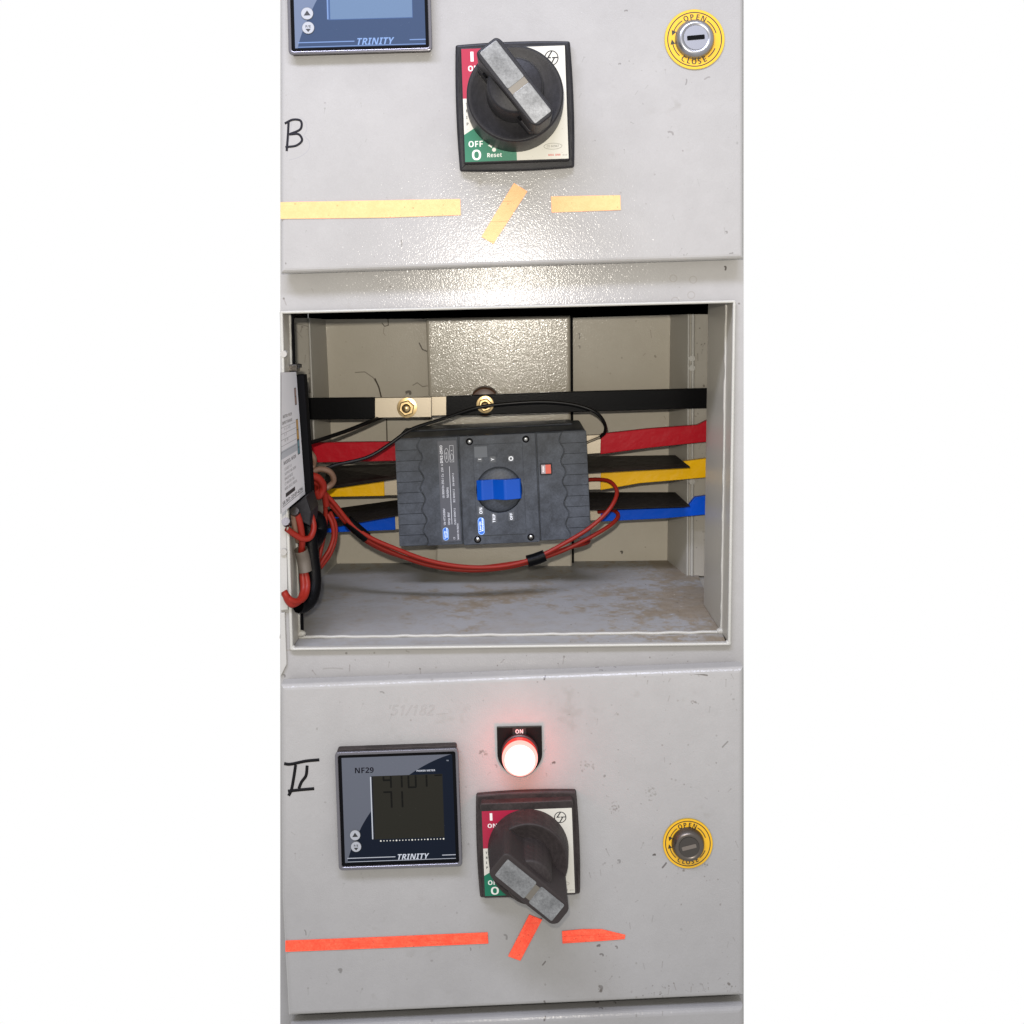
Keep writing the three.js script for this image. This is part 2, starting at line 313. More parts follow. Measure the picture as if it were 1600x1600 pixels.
// mounting plate: upper half turned back at its lower edge, lower half behind the breaker
{
  const plateMap = paintMap(650, 910, 480, 910, zp, [160, 154, 141], 1.6, (g) => { smudges(g, [[750, 668, 60, 0.0, 3, 0.35], [840, 664, 50, -0.05, 2, 0.3], [762, 545, 4, 0, 1, 0.4]]); scatter(g, 30, 665, 893, 500, 680, 0.4); });
  const m = paintOf(plateMap, { roughness: 0.15, bumpScale: 0.00013, specularIntensity: 0.8 });
  world(cab, 'mounting_plate', slab(wpoly([[665, 497], [891, 493], [892, 690], [672, 690]], zp), zp - 0.012, zp, 0.003, 3), m);
  world(cab, 'mounting_plate', slab(wpoly([[680, 690], [892, 690], [894, 896], [681, 896]], zp - 0.004), zp - 0.014, zp - 0.004, 0.002), m);
  world(cab, 'panel_joint', slab(wpoly([[891.6, 493], [895, 493], [897, 900], [893.6, 900]], zb + 0.006), zb + 0.001, zb + 0.006), M.dark_seam);
}
// hinge column at the left edge of the opening
{
  world(cab, 'hinge_plate', slab(wpoly([[438.2, 790], [447, 790], [450, 953], [438.2, 954]], 0.0025), 0, 0.0025, 0.0006), M.paint);
  world(cab, 'hinge_plate', slab(wpoly([[438.2, 958], [445, 957], [448, 1038], [438.2, 1058]], 0.002), 0, 0.002, 0.0006), M.paint);
  for (const y of [553, 862]) { const g = new THREE.CylinderGeometry(0.0024, 0.0028, 0.003, 18); g.rotateX(Math.PI / 2); const p = W(443.5, y, 0.003); g.translate(p.x, p.y, p.z); world(cab, 'hinge_screw', g, M.plasticClear); }
}

// ---------- doors ----------
const upMap = paintMap(430, 1170, -20, 440, zd, PAINT, 2, (g) => {
  smudges(g, [[1072, 128, 8, 1.7, 2, 0.3], [1105, 122, 8, -0.4, 2.5, 0.22], [1048, 208, 8, 0.5, 3, 0.25], [627, 380, 9, 1.5, 1.6, 0.45], [978, 17, 4, 0, 2, 0.4], [445, 412, 3, 0, 2, 0.4], [968, 100, 3, 0, 2, 0.3], [1135, 363, 3, 1, 2, 0.35], [1142, 397, 4, 0.4, 2, 0.3], [1070, 404, 12, 1.3, 2, 0.3]]);
  scatter(g, 70, 900, 1160, 60, 400, 0.22); scatter(g, 40, 440, 720, 100, 410, 0.18); scatter(g, 30, 1040, 1160, 395, 415, 0.4);
  g.strokeStyle = 'rgba(110,110,118,.35)'; g.lineWidth = 0.8; g.beginPath(); g.moveTo(468, 183); g.bezierCurveTo(482, 188, 482, 205, 474, 212); g.bezierCurveTo(492, 222, 486, 244, 452, 250); g.stroke();
  g.beginPath(); g.moveTo(456, 190); g.lineTo(448, 245); g.stroke();
});
const loMap = paintMap(430, 1170, 1035, 1610, zd, PAINT, 1.6, (g) => {
  smudges(g, [[1085, 1054, 40, 0.06, 2.4, 0.55], [597, 1082, 6, 0.3, 1.6, 0.4], [1133, 1163, 12, -0.8, 2, 0.4], [1038, 1352, 9, -0.9, 2.6, 0.6], [1022, 1336, 3, 0, 2.4, 0.8], [865, 1192, 3, 0, 2.6, 0.7], [938, 1545, 7, 1.4, 4.5, 0.4], [775, 1197, 4, 1, 2, 0.3], [752, 1175, 6, -0.7, 3, 0.35], [935, 1478, 3, 0, 3, 0.6], [940, 1492, 5, 0.4, 2.4, 0.5], [963, 1480, 4, 0.9, 2, 0.5], [850, 1505, 7, -0.9, 2, 0.6], [845, 1436, 4, -0.7, 2, 0.5], [790, 1464, 7, 1.1, 3, 0.3], [477, 1457, 8, 1.3, 1.5, 0.4], [531, 1517, 4, 1, 4, 0.35], [735, 1483, 4, 1.4, 1.5, 0.4], [967, 1346, 4, 1, 3, 0.3]]);
  for (const q of [[960, 1262, 8, 12, 34], [916, 1197, 16, 10, 30], [1018, 1240, 12, 16, 34], [1084, 1098, 9, 5, 16], [1062, 1360, 10, 7, 14], [1105, 1352, 10, 6, 10], [755, 1178, 8, 10, 14], [938, 1546, 4, 8, 14]]) dusty(g, ...q, 0.3);
  scatter(g, 190, 850, 1160, 1060, 1560, 0.34); scatter(g, 120, 445, 780, 1080, 1560, 0.2); scatter(g, 50, 438, 1160, 1046, 1066, 0.4); scatter(g, 60, 1000, 1160, 1535, 1562, 0.5);
  g.strokeStyle = 'rgba(90,84,78,.42)'; g.lineWidth = 0.8; g.font = 'italic 22px sans-serif'; g.lineWidth = 0.5;
  g.strokeText("'51/182", 604, 1118); g.beginPath(); g.moveTo(682, 1116); g.lineTo(700, 1115); g.stroke();
});
const door = (pts, map, label) => { const d = world(cab, 'door', slab(wpoly(pts, zd), 0.002, zd, 0.0035, 4), paintOf(map)); d.userData.label = label; return d; };
const upperDoor = door([[438, -55], [1162, -55], [1162, 404], [438, 427]], upMap, 'closed door above the open compartment');
const lowerDoor = door([[438, 1071], [1162, 1043], [1162, 1557], [450, 1589], [440, 1400]], loMap, 'closed door below the open compartment');
const nextDoor = door([[452, 1606], [1162, 1574], [1162, 1655], [452, 1655]], loMap, 'top edge of the next door down');
// handwriting in marker, laid on the paint
const strokes = (lists, r, z = zd) => merge(lists.map((l) => { const g = new THREE.TubeGeometry(new THREE.CatmullRomCurve3(l.map(([x, y]) => W(x, y, z)), false, 'centripetal'), 40, r, 6); const p = g.attributes.position; for (let i = 0; i < p.count; i++) p.setZ(i, z + 0.0002 + (p.getZ(i) - z) * 0.1); return g; }));
world(upperDoor, 'marker_letter', strokes([[[451, 190], [450, 210], [448, 236]], [[445, 193], [458, 187], [470, 189], [470, 201], [452, 210]], [[452, 210], [467, 210], [472, 219], [464, 227], [446, 230]]], 0.0009), M.inkFaint, cab).userData.label = 'handwritten letter B';
world(lowerDoor, 'marker_numeral', strokes([[[444, 1193], [452, 1194], [478, 1189], [499, 1187]], [[462, 1195], [459, 1215], [455, 1235], [451, 1243]], [[480, 1196], [478, 1212], [471, 1222], [467, 1232]], [[450, 1236], [468, 1234], [491, 1232]]], 0.0012), M.ink, cab).userData.label = 'handwritten roman numeral II';

// ---------- reflective tape strips ----------
const tapeTex = (rgb, amp, n) => print(700, 64, (g, w, h) => {
  const im = g.createImageData(w, h), d = im.data, o = rnd();
  for (let y = 0; y < h; y++) for (let x = 0; x < w; x++) { const k = (at(speck, x / 330 + o, y / 330) - 0.5) * amp + (rnd() - 0.5) * amp * 0.7, i = (y * w + x) * 4; d[i] = clampB(rgb[0] + k * 0.3); d[i + 1] = clampB(rgb[1] + k); d[i + 2] = clampB(rgb[2] + k); d[i + 3] = 255; }
  g.putImageData(im, 0, 0);
  for (let i = 0; i < n / 8; i++) { g.strokeStyle = `rgba(140,34,10,${0.15 + 0.35 * rnd()})`; g.lineWidth = 0.8 + 2 * rnd(); const x = rnd() * w, y = rnd() * h * 0.6; g.beginPath(); g.moveTo(x, y); g.bezierCurveTo(x + 30, y + 10 * rnd(), x + 60, y - 10 * rnd(), x + 60 + 90 * rnd(), y + 12 * (rnd() - 0.5)); g.stroke(); }
  for (let i = 0; i < n; i++) { g.fillStyle = `rgba(120,30,10,${0.25 + 0.5 * rnd()})`; g.beginPath(); g.ellipse(rnd() * w, rnd() * h, 0.8 + 2 * rnd() * rnd(), 1 + rnd(), rnd() * 3, 0, 7); g.fill(); }
});
function tape(pts, tex, label, group) {
  const cx = pts.reduce((a, p) => a + p[0], 0) / pts.length, cy = pts.reduce((a, p) => a + p[1], 0) / pts.length;
  const t = tex.clone(); t.wrapS = t.wrapT = THREE.RepeatWrapping; t.repeat.set(1 / 0.15, 1 / 0.014); t.needsUpdate = true;
  const m = shadow(new THREE.Mesh(slab(wpoly(pts, zd + 0.0004), 0.0001, 0.0006), std(0xffffff, { map: t, roughness: 0.55, bumpMap: sleeveBump, bumpScale: 0.0003 })));
  const o = W(cx, cy, zd); m.geometry.translate(-o.x, -o.y, 0); m.position.copy(o); m.name = numbered('tape_strip'); m.userData = { label, category: 'tape', group }; scene.add(m);
}
const peach = tapeTex([216, 148, 94], 22, 16), orange = tapeTex([226, 72, 40], 60, 120);
tape([[438.2, 316], [600, 313], [719, 311], [720, 336], [600, 340], [438.2, 342]], peach, 'long pale orange tape strip under the handwritten B', 'pale orange tape on the upper door');
tape([[803, 286], [824, 299], [771, 381], [752, 370]], peach, 'slanted pale orange tape strip below the upper rotary handle', 'pale orange tape on the upper door');
tape([[861, 307], [969, 305], [970, 328], [862, 332]], peach, 'short level pale orange tape strip right of the slanted one', 'pale orange tape on the upper door');
tape([[446, 1470], [600, 1464], [762, 1457], [763, 1474], [600, 1481], [446, 1487]], orange, 'long red-orange tape strip on the lower door', 'red-orange tape on the lower door');
tape([[827, 1429], [847, 1437], [813, 1501], [794, 1494]], orange, 'slanted red-orange tape strip below the lower rotary handle', 'red-orange tape on the lower door');
tape([[878, 1455], [910, 1452], [940, 1452], [977, 1461], [976, 1467], [940, 1470], [879, 1474]], orange, 'short red-orange tape strip with a torn pointed end', 'red-orange tape on the lower door');

// ---------- power meters ----------
function meterFace(paintedSheen) {
  return print(900, 900, (g, w, h) => {
    const navy = paintedSheen ? '#26344b' : '#0b111c', greyC = paintedSheen ? '#525c6e' : '#4a4d54', lcd = paintedSheen ? '#4a5c72' : '#1d1c17', ink = paintedSheen ? '#1d2740' : '#0c0d12', line = paintedSheen ? '#55698a' : '#8f9297';  // the lighter bluish set paints a reflection into the upper face
    g.fillStyle = greyC; g.fillRect(0, 0, w, h);
    g.fillStyle = navy; g.beginPath(); g.moveTo(w * 0.99, 0); g.bezierCurveTo(w * 0.75, h * 0.06, w * 0.35, h * 0.3, w * 0.16, h * 0.66); g.bezierCurveTo(w * 0.09, h * 0.8, w * 0.04, h * 0.9, w * 0.02, h); g.lineTo(w, h); g.lineTo(w, 0); g.closePath(); g.fill();
    g.fillStyle = ink; g.font = 'bold 66px sans-serif'; g.fillText('NF29', 100, 135);
    g.fillStyle = paintedSheen ? '#7d8ba0' : '#a3a6aa'; g.font = 'bold 22px sans-serif'; g.fillText('POWER METER', 605, 140); g.font = '14px sans-serif'; g.fillText('TM', 850, 58);
    g.fillStyle = line; g.fillRect(226, 170, 10, 535); g.fillStyle = paintedSheen ? '#2e4262' : '#15161a'; g.fillRect(236, 165, 580, 545);
    g.fillStyle = lcd; g.fillRect(248, 165, 565, 540);
    if (!paintedSheen) { // seven-segment digits, top row cut by the window edge
      const seg = { 0: 'abcdef', 1: 'bc', 4: 'fgbc', 7: 'abc' }; g.fillStyle = '#0b0b09';
      const dig = (ch, x, y) => { const L = 68, T = 15, q = { a: [x, y, L, T], d: [x, y + 2 * L, L, T], g: [x, y + L, L, T], f: [x - 2, y + 4, T, L], e: [x - 2, y + L + 6, T, L], b: [x + L - T + 4, y + 4, T, L], c: [x + L - T + 4, y + L + 6, T, L] }; for (const s of seg[ch]) g.fillRect(...q[s]); };
      g.save(); g.beginPath(); g.rect(248, 170, 565, 535); g.clip(); dig('4', 330, 128); dig('1', 418, 128); dig('0', 532, 128); dig('1', 620, 128); dig('7', 330, 298); dig('1', 418, 298); g.fillRect(750, 170, 60, 12); g.restore();
      g.fillStyle = '#b4b3a8'; for (let i = 0; i < 21; i++) { g.beginPath(); g.arc(296 + i * 25.5, 722, i % 5 ? 5 : 7, 0, 7); g.fill(); }
    }
    g.fillStyle = line; g.fillRect(20, 858, 390, 7); g.fillRect(790, 858, 110, 7); g.fillRect(20, 890, 880, 5);
    g.font = 'italic bold 66px sans-serif'; g.fillStyle = paintedSheen ? '#5f7596' : '#9fa3a8'; g.fillText('TRINITY', 418, 888);
    for (let i = 0; i < 60; i++) { g.fillStyle = `rgba(200,200,200,${0.05 + 0.12 * rnd()})`; g.beginPath(); g.arc(rnd() * w, rnd() * h, 0.8 + rnd() * 1.6, 0, 7); g.fill(); }
  });
}
const buttonTex = (word) => print(128, 128, (g) => { g.fillStyle = '#85878b'; g.fillRect(0, 0, 128, 128); g.fillStyle = '#0e0f12'; g.beginPath(); if (word) { g.font = 'bold 40px sans-serif'; g.textAlign = 'center'; g.fillText(word, 64, 64); g.moveTo(34, 76); g.lineTo(94, 76); g.lineTo(64, 112); } else { g.moveTo(26, 86); g.lineTo(102, 86); g.lineTo(64, 30); } g.fill(); });
function disc(r, z, seg = 40) { const g = new THREE.CircleGeometry(r, seg); g.translate(0, 0, z); return g; }
function meter(px, py, w, h, deg, paintedSheen, label) {
  const t = thing('power_meter', label, 'meter', [px, py, zd + 0.006], deg, 'square panel meters'), d = -0.006 / t.u, f = 6;
  const s = rect(-w / 2, -h / 2, w / 2, h / 2, 7);
  part(t, 'housing', slab(rect(-w / 2 + 3, -h / 2 + 1, w / 2 - 3, h / 2 + 3, 4), d + 0.3, -1, 1), M.blackDusty);
  const b = rect(-w / 2, -h / 2, w / 2, h / 2, 7); b.holes.push(rect(-w / 2 + 5, -h / 2 + 5, w / 2 - 5, h / 2 - 5, 4));
  part(t, 'bezel', slab(b, -3, 4, 1.4, 3), M.chromeBezel);
  part(t, 'dark_seam', slab(rect(-w / 2 + 4.4, -h / 2 + 4.4, w / 2 - 4.4, h / 2 - 4.4, 4), -2, 0.5), M.dark_seam);
  const W2 = w - 20, H2 = h - 20;
  const fg = new THREE.PlaneGeometry(W2, H2); fg.translate(0, 0, 0.9);
  const face = part(t, 'face_plate', fg, std(0xffffff, { map: meterFace(paintedSheen), roughness: paintedSheen ? 0.25 : 0.2, specularIntensity: paintedSheen ? 0.6 : 0.15 }));
  for (const [i, yy] of [[0, 0.735], [1, 0.845]]) {
    const bx = (-0.5 + (i ? 0.105 : 0.1)) * W2, by = (0.5 - yy) * H2, r = W2 * 0.047;
    const c = new THREE.CylinderGeometry(r, r, 1.6, 28); c.rotateX(Math.PI / 2); c.translate(bx, by, 1.4); part(face, 'button', c, M.silver, t);
    const p = disc(r * 0.95, 2.4); p.translate(bx, by, 0); part(face, 'button_print', p, std(0xffffff, { map: buttonTex(i ? 'P/E' : ''), roughness: 0.4 }), t);
  }
  return t;
}
meter(560.5, -28, 224, 222, 1.6, true, 'square power meter with bluish reflection painted into its face on the upper door');
meter(623, 1263, 193, 184, 2.0, false, 'square power meter with dark readout beside the lit red lamp');

// ---------- rotary handles ----------
function handlePrint(low) {
  return print(760, 830, (g, w, h) => {
    g.fillStyle = '#aeaba0'; g.fillRect(0, 0, w, h);
    const x = w * 0.5;
    g.fillStyle = '#8a1a32'; g.fillRect(0, 0, x, h * 0.44); g.fillStyle = '#b0ada2'; g.fillRect(0, h * 0.44, x, h * 0.3);
    g.fillStyle = '#0a5c43'; g.beginPath(); g.moveTo(0, h * 0.76); g.lineTo(x * 0.5, h * 0.62); g.lineTo(x, h * 0.8); g.lineTo(x, h); g.lineTo(0, h); g.fill();
    g.fillStyle = '#c4c2bc'; g.fillRect(66, 22, 22, 72); g.font = 'bold 56px sans-serif'; g.fillText('ON', 42, 165);
    g.font = 'bold 60px sans-serif'; g.fillText('OFF', 26, h * 0.87); g.font = 'bold 104px sans-serif'; g.fillText('O', 46, h * 0.985);
    g.font = 'bold 42px sans-serif'; g.fillText('Reset', 160, h * 0.965); g.beginPath(); g.arc(215, h * 0.9, 15, 0, 7); g.fill(); g.beginPath(); g.moveTo(170, h * 0.86); g.lineTo(200, h * 0.845); g.lineTo(200, h * 0.885); g.fill();
    g.fillStyle = '#1c1c1e'; g.font = 'bold 30px sans-serif'; 'TRIP'.split('').forEach((c, i) => g.fillText(c, 18, h * 0.505 + i * 48));
    g.strokeStyle = '#17171a'; g.lineWidth = 7; g.beginPath(); g.ellipse(w - 100, 88, 48, 52, 0, 0, 7); g.stroke();
    g.lineWidth = 9; g.beginPath(); g.moveTo(w - 96, 38); g.lineTo(w - 126, 86); g.lineTo(w - 104, 86); g.stroke(); g.beginPath(); g.moveTo(w - 96, 86); g.lineTo(w - 54, 86); g.moveTo(w - 78, 86); g.lineTo(w - 106, 138); g.stroke();
    g.lineWidth = 3; g.strokeStyle = '#6a675e'; g.beginPath(); g.ellipse(w - 112, h * 0.887, 66, 22, 0, 0, 7); g.stroke(); g.fillStyle = '#4e4b45'; g.font = '22px sans-serif'; g.fillText('CE 60947', w - 158, h * 0.896);
    g.fillStyle = low ? '#5c4a48' : '#a03a30'; g.font = 'bold 19px sans-serif'; g.fillText('MDX  DN0', w - 150, h * 0.972); g.fillStyle = '#4e4b45'; g.font = '13px sans-serif'; g.fillText('MCCB', w - 44, h * 0.972);
    for (let i = 0; i < 90; i++) { g.fillStyle = `rgba(70,60,48,${0.1 + 0.35 * rnd()})`; g.beginPath(); g.arc(rnd() * w, rnd() * h, 0.8 + rnd() * 2.2, 0, 7); g.fill(); }
  });
}
function handle(px, py, w, h, deg, k, grip, low, dial, top, label) {
  const t = thing('rotary_handle', label, 'handle', [px, py, zd], deg, 'rotary breaker handles'), m = low ? M.blackDusty : M.black;
  const hw = w / 2, hh = h / 2, bow = 5 * k;
  // base with bowed sides, tapering to the front
  const o = new THREE.Shape(); o.moveTo(-hw + 4, -hh); o.quadraticCurveTo(0, -hh - bow, hw - 4, -hh); o.quadraticCurveTo(hw, -hh, hw, -hh + 4); o.quadraticCurveTo(hw + bow, 0, hw, hh - 4); o.quadraticCurveTo(hw, hh, hw - 4, hh); o.quadraticCurveTo(0, hh + bow, -hw + 4, hh); o.quadraticCurveTo(-hw, hh, -hw, hh - 4); o.quadraticCurveTo(-hw - bow, 0, -hw, -hh + 4); o.quadraticCurveTo(-hw, -hh, -hw + 4, -hh);
  part(t, 'base', slab(o, 0.4, 14 * k, 4 * k, 3, 16), m);
  const pw = w * 0.46, ph = h * 0.455, pz = 30 * k;
  part(t, 'front_frame', slab(rect(-pw, -ph, pw, ph, 4), 9 * k, pz, 2 * k, 3), m);
  const face = new THREE.PlaneGeometry(pw * 2 - 5, ph * 2 - 5 - (low ? 10 : 0)); face.translate(0, low ? -4 : 0, pz + 0.4);
  part(t, 'label_plate', face, std(0xffffff, { map: handlePrint(low), roughness: 0.4, specularIntensity: 0.5 }));
  // dial: turned disc with a dished face
  const R = 71 * k, dz = dial * k;
  const prof = [[0, dz - 9 * k], [R * 0.55, dz - 8 * k], [R * 0.9, dz - 1.5 * k], [R * 0.955, dz], [R * 0.985, dz - 1 * k], [R, dz - 4 * k], [R * 1.045, pz + 0.6]].map(([a, b]) => new THREE.Vector2(a, b));
  const lathe = new THREE.LatheGeometry(prof, 72); lathe.rotateX(Math.PI / 2); part(t, 'dial', lathe, m);
  // grip: hub boss and lever turned to its position
  const g = grip * Math.PI / 180 - t.rotation.z, turn = (q) => q.rotateZ(g), hz = top * k;
  const boss = new THREE.LatheGeometry([[0, hz - 16 * k], [36 * k, hz - 20 * k], [40 * k, hz - 26 * k], [42 * k, dz - 8 * k]].map(([a, b]) => new THREE.Vector2(a, b)), 48); boss.rotateX(Math.PI / 2); 
  const lw = low ? 1.22 : 1; const lv = slab(poly([[-66 * k, -17 * k], [-58 * k, -21 * k], [60 * k, -19 * k], [68 * k, -12 * k], [68 * k, 12 * k], [60 * k, 19 * k], [-58 * k, 21 * k], [-66 * k, 17 * k]].map(([x, y]) => [x * (low ? 1.1 : 1), y * lw]), 5 * k), dz - 12 * k, hz, 3 * k, 3);
  const foot = slab(poly([[-62 * k, -24 * k], [62 * k, -22 * k], [66 * k, 0], [62 * k, 22 * k], [-62 * k, 24 * k], [-66 * k, 0]], 6 * k), dz - 12 * k, dz + 22 * k, 4 * k, 3);
  const lever = part(t, 'lever', turn(merge([lv, foot, boss])), m);
  for (const [x0, x1] of [[-62, 2], [12, 63]]) part(lever, 'silver_inlay', turn(slab(rect(x0 * k, -14.5 * k * lw, x1 * k, 14.5 * k * lw, 3 * k), hz - 1 * k, hz + 0.8 * k, 0.5 * k)), M.silver, t);
  part(lever, 'inlay_bridge', turn(slab(rect(2 * k, -14 * k, 12 * k, 14 * k), hz - 1 * k, hz + 0.4 * k)), std(0x5c574e, { roughness: 0.4, metalness: 0.3 }), t);
  for (const [x, y] of [[-42, 22], [36, 21], [-42, -22], [36, -21]]) { const c = new THREE.CylinderGeometry(4.5 * k, 4.5 * k, 3 * k, 16); c.translate(x * k, y * k, dz + 30 * k); part(lever, 'screw_hole', turn(c), M.dark_seam, t); }
  return t;
}
handle(804.5, 168, 178, 196, 2.0, 1.0, 128 + 180, false, 108, 188, 'black rotary handle on the upper door, lever pointing to ON');
handle(825, 1314, 156, 160, 2.2, 0.84, 141 + 180, true, 78, 164, 'dusty black rotary handle below the lit red lamp');

// ---------- cam locks ----------
const ringTex = print(512, 512, (g) => {
  g.translate(256, 256); g.fillStyle = '#c09200'; g.fillRect(-256, -256, 512, 512);
  g.strokeStyle = '#171203'; g.lineWidth = 9; g.beginPath(); g.arc(0, 0, 232, 0, 7); g.stroke();
  g.fillStyle = '#171203'; g.font = 'bold 66px sans-serif'; g.textAlign = 'center'; g.textBaseline = 'middle';
  'OPEN'.split('').forEach((c, i) => { g.save(); g.rotate(-0.36 + i * 0.27); g.translate(0, -193); g.fillText(c, 0, 0); g.restore(); });
  'CLOSE'.split('').forEach((c, i) => { g.save(); g.rotate(0.55 - i * 0.245); g.translate(0, 193); g.fillText(c, 0, 0); g.restore(); });
  g.lineWidth = 9; const arc = (a, b) => { g.beginPath(); g.arc(0, 0, 192, a, b); g.stroke(); };
  arc(-2.75, -2.12); arc(-0.95, -0.25); arc(2.35, 2.95); arc(0.45, 0.95);
  const tip = (a, dir) => { g.save(); g.rotate(a); g.translate(192, 0); g.beginPath(); g.moveTo(-22, 0); g.lineTo(22, 0); g.lineTo(0, dir * 44); g.fill(); g.restore(); };
  tip(-2.72, -1); tip(2.95, 1);
  for (let i = 0; i < 60; i++) { g.fillStyle = `rgba(90,70,20,${0.1 + 0.2 * rnd()})`; g.beginPath(); g.arc((rnd() - 0.5) * 480, (rnd() - 0.5) * 480, 1 + rnd() * 4, 0, 7); g.fill(); }
});
function lock(px, py, r, deg, slotDeg, worn, label) {
  const t = thing('cam_lock', label, 'lock', [px, py, zd], deg, 'key locks with yellow rings');
  const c = new THREE.CylinderGeometry(r, r, 1.6, 64); c.rotateX(Math.PI / 2); c.translate(0, 0, 1); part(t, 'ring_plate', c, std(0x8f7a26, { roughness: 0.5 }));
  part(t, 'ring_print', disc(r * 0.985, 2.1, 64), std(0xffffff, { map: ringTex, roughness: 0.42 }));
  const metal = worn ? std(0x59534d, { roughness: 0.34, metalness: 0.9 }) : std(0x8c8c8f, { roughness: 0.3, metalness: 0.9 });
  const b = new THREE.LatheGeometry([[r * 0.4, 13], [r * 0.45, 14.5], [r * 0.5, 14.5], [r * 0.56, 13.2], [r * 0.63, 8], [r * 0.66, 2]].map(([a, z]) => new THREE.Vector2(a, z)), 56); b.rotateX(Math.PI / 2); part(t, 'bezel', b, metal);
  const p = new THREE.CylinderGeometry(r * 0.4, r * 0.4, 11, 48); p.rotateX(Math.PI / 2); p.translate(0, 0, 8); const plug = part(t, 'plug', p, worn ? M.darkSteel : std(0x85868c, { roughness: 0.38, metalness: 0.85 }));
  part(plug, 'key_slot', slab(rect(-r * 0.29, -r * 0.075, r * 0.29, r * 0.075, r * 0.03), 13, 14.1).rotateZ(slotDeg * Math.PI / 180), worn ? std(0x6a625a, { roughness: 0.5, metalness: 0.6 }) : M.dark_seam, t);
}
lock(1085, 62, 47, 2, 3, false, 'yellow-ringed key lock on the upper door with a clean metal barrel');
lock(1074.5, 1317, 39, 4, 10, true, 'yellow-ringed key lock on the lower door with a dark worn barrel');

// ---------- pilot lamp ----------
{
  const t = thing('pilot_lamp', 'glowing red indicator lamp in a black plate marked ON', 'lamp', [812, 1168, zd], 1.2);
  const s = new THREE.Shape(); s.moveTo(-35, 34); s.lineTo(35, 34); s.lineTo(35, -8); s.bezierCurveTo(35, -24, 20, -42, 0, -42); s.bezierCurveTo(-20, -42, -35, -24, -35, -8); s.closePath();
  const plate = part(t, 'legend_plate', slab(s, 0.3, 4, 0.8, 2, 24), std(0x070606, { roughness: 0.35, specularIntensity: 0.3 }));
  const txt = print(256, 128, (g) => { g.fillStyle = '#070606'; g.fillRect(0, 0, 256, 128); g.fillStyle = '#e8b8b4'; g.font = 'bold 104px sans-serif'; g.textAlign = 'center'; g.fillText('ON', 128, 104); });
  const pl = new THREE.PlaneGeometry(21, 10.5); pl.translate(0, 27, 4.2); part(plate, 'legend_print', pl, std(0xffffff, { map: txt, roughness: 0.5 }), t);
  const ring = (list) => { const g = new THREE.LatheGeometry(list.map(([a, z]) => new THREE.Vector2(a, z)), 56); g.rotateX(Math.PI / 2); g.translate(0, -5, 0); return g; };
  part(t, 'collar', ring([[28.6, 4], [28.6, 8], [27.4, 9], [25.5, 9], [25.5, 12]]), std(0x30080a, { roughness: 0.4 }));
  part(t, 'lamp_skirt', ring([[24.5, 8], [27, 14], [27.4, 27]]), std(0xa01814, { roughness: 0.25, emissive: new THREE.Color(1, 0.09, 0.07), emissiveIntensity: 0.55 }));
  part(t, 'lamp_lens_rim', ring([[27.4, 27], [27.2, 29], [26, 32], [23.5, 34.5]]), std(0xd03028, { roughness: 0.25, emissive: new THREE.Color(1, 0.4, 0.35), emissiveIntensity: 1.5 }));
  part(t, 'lamp_lens', ring([[23.5, 34.5], [18, 36.5], [9, 38], [0.01, 38.5]]), std(0xd03028, { roughness: 0.25, emissive: new THREE.Color(1, 0.82, 0.76), emissiveIntensity: 1.5 }));
  const glow = new THREE.PointLight(new THREE.Color(1, 0.07, 0.05), 0.009, 0, 2); glow.position.set(0, -5 * t.u, 24 * t.u); glow.castShadow = true; glow.shadow.radius = 0.4; glow.name = 'pilot_glow'; t.add(glow);
}

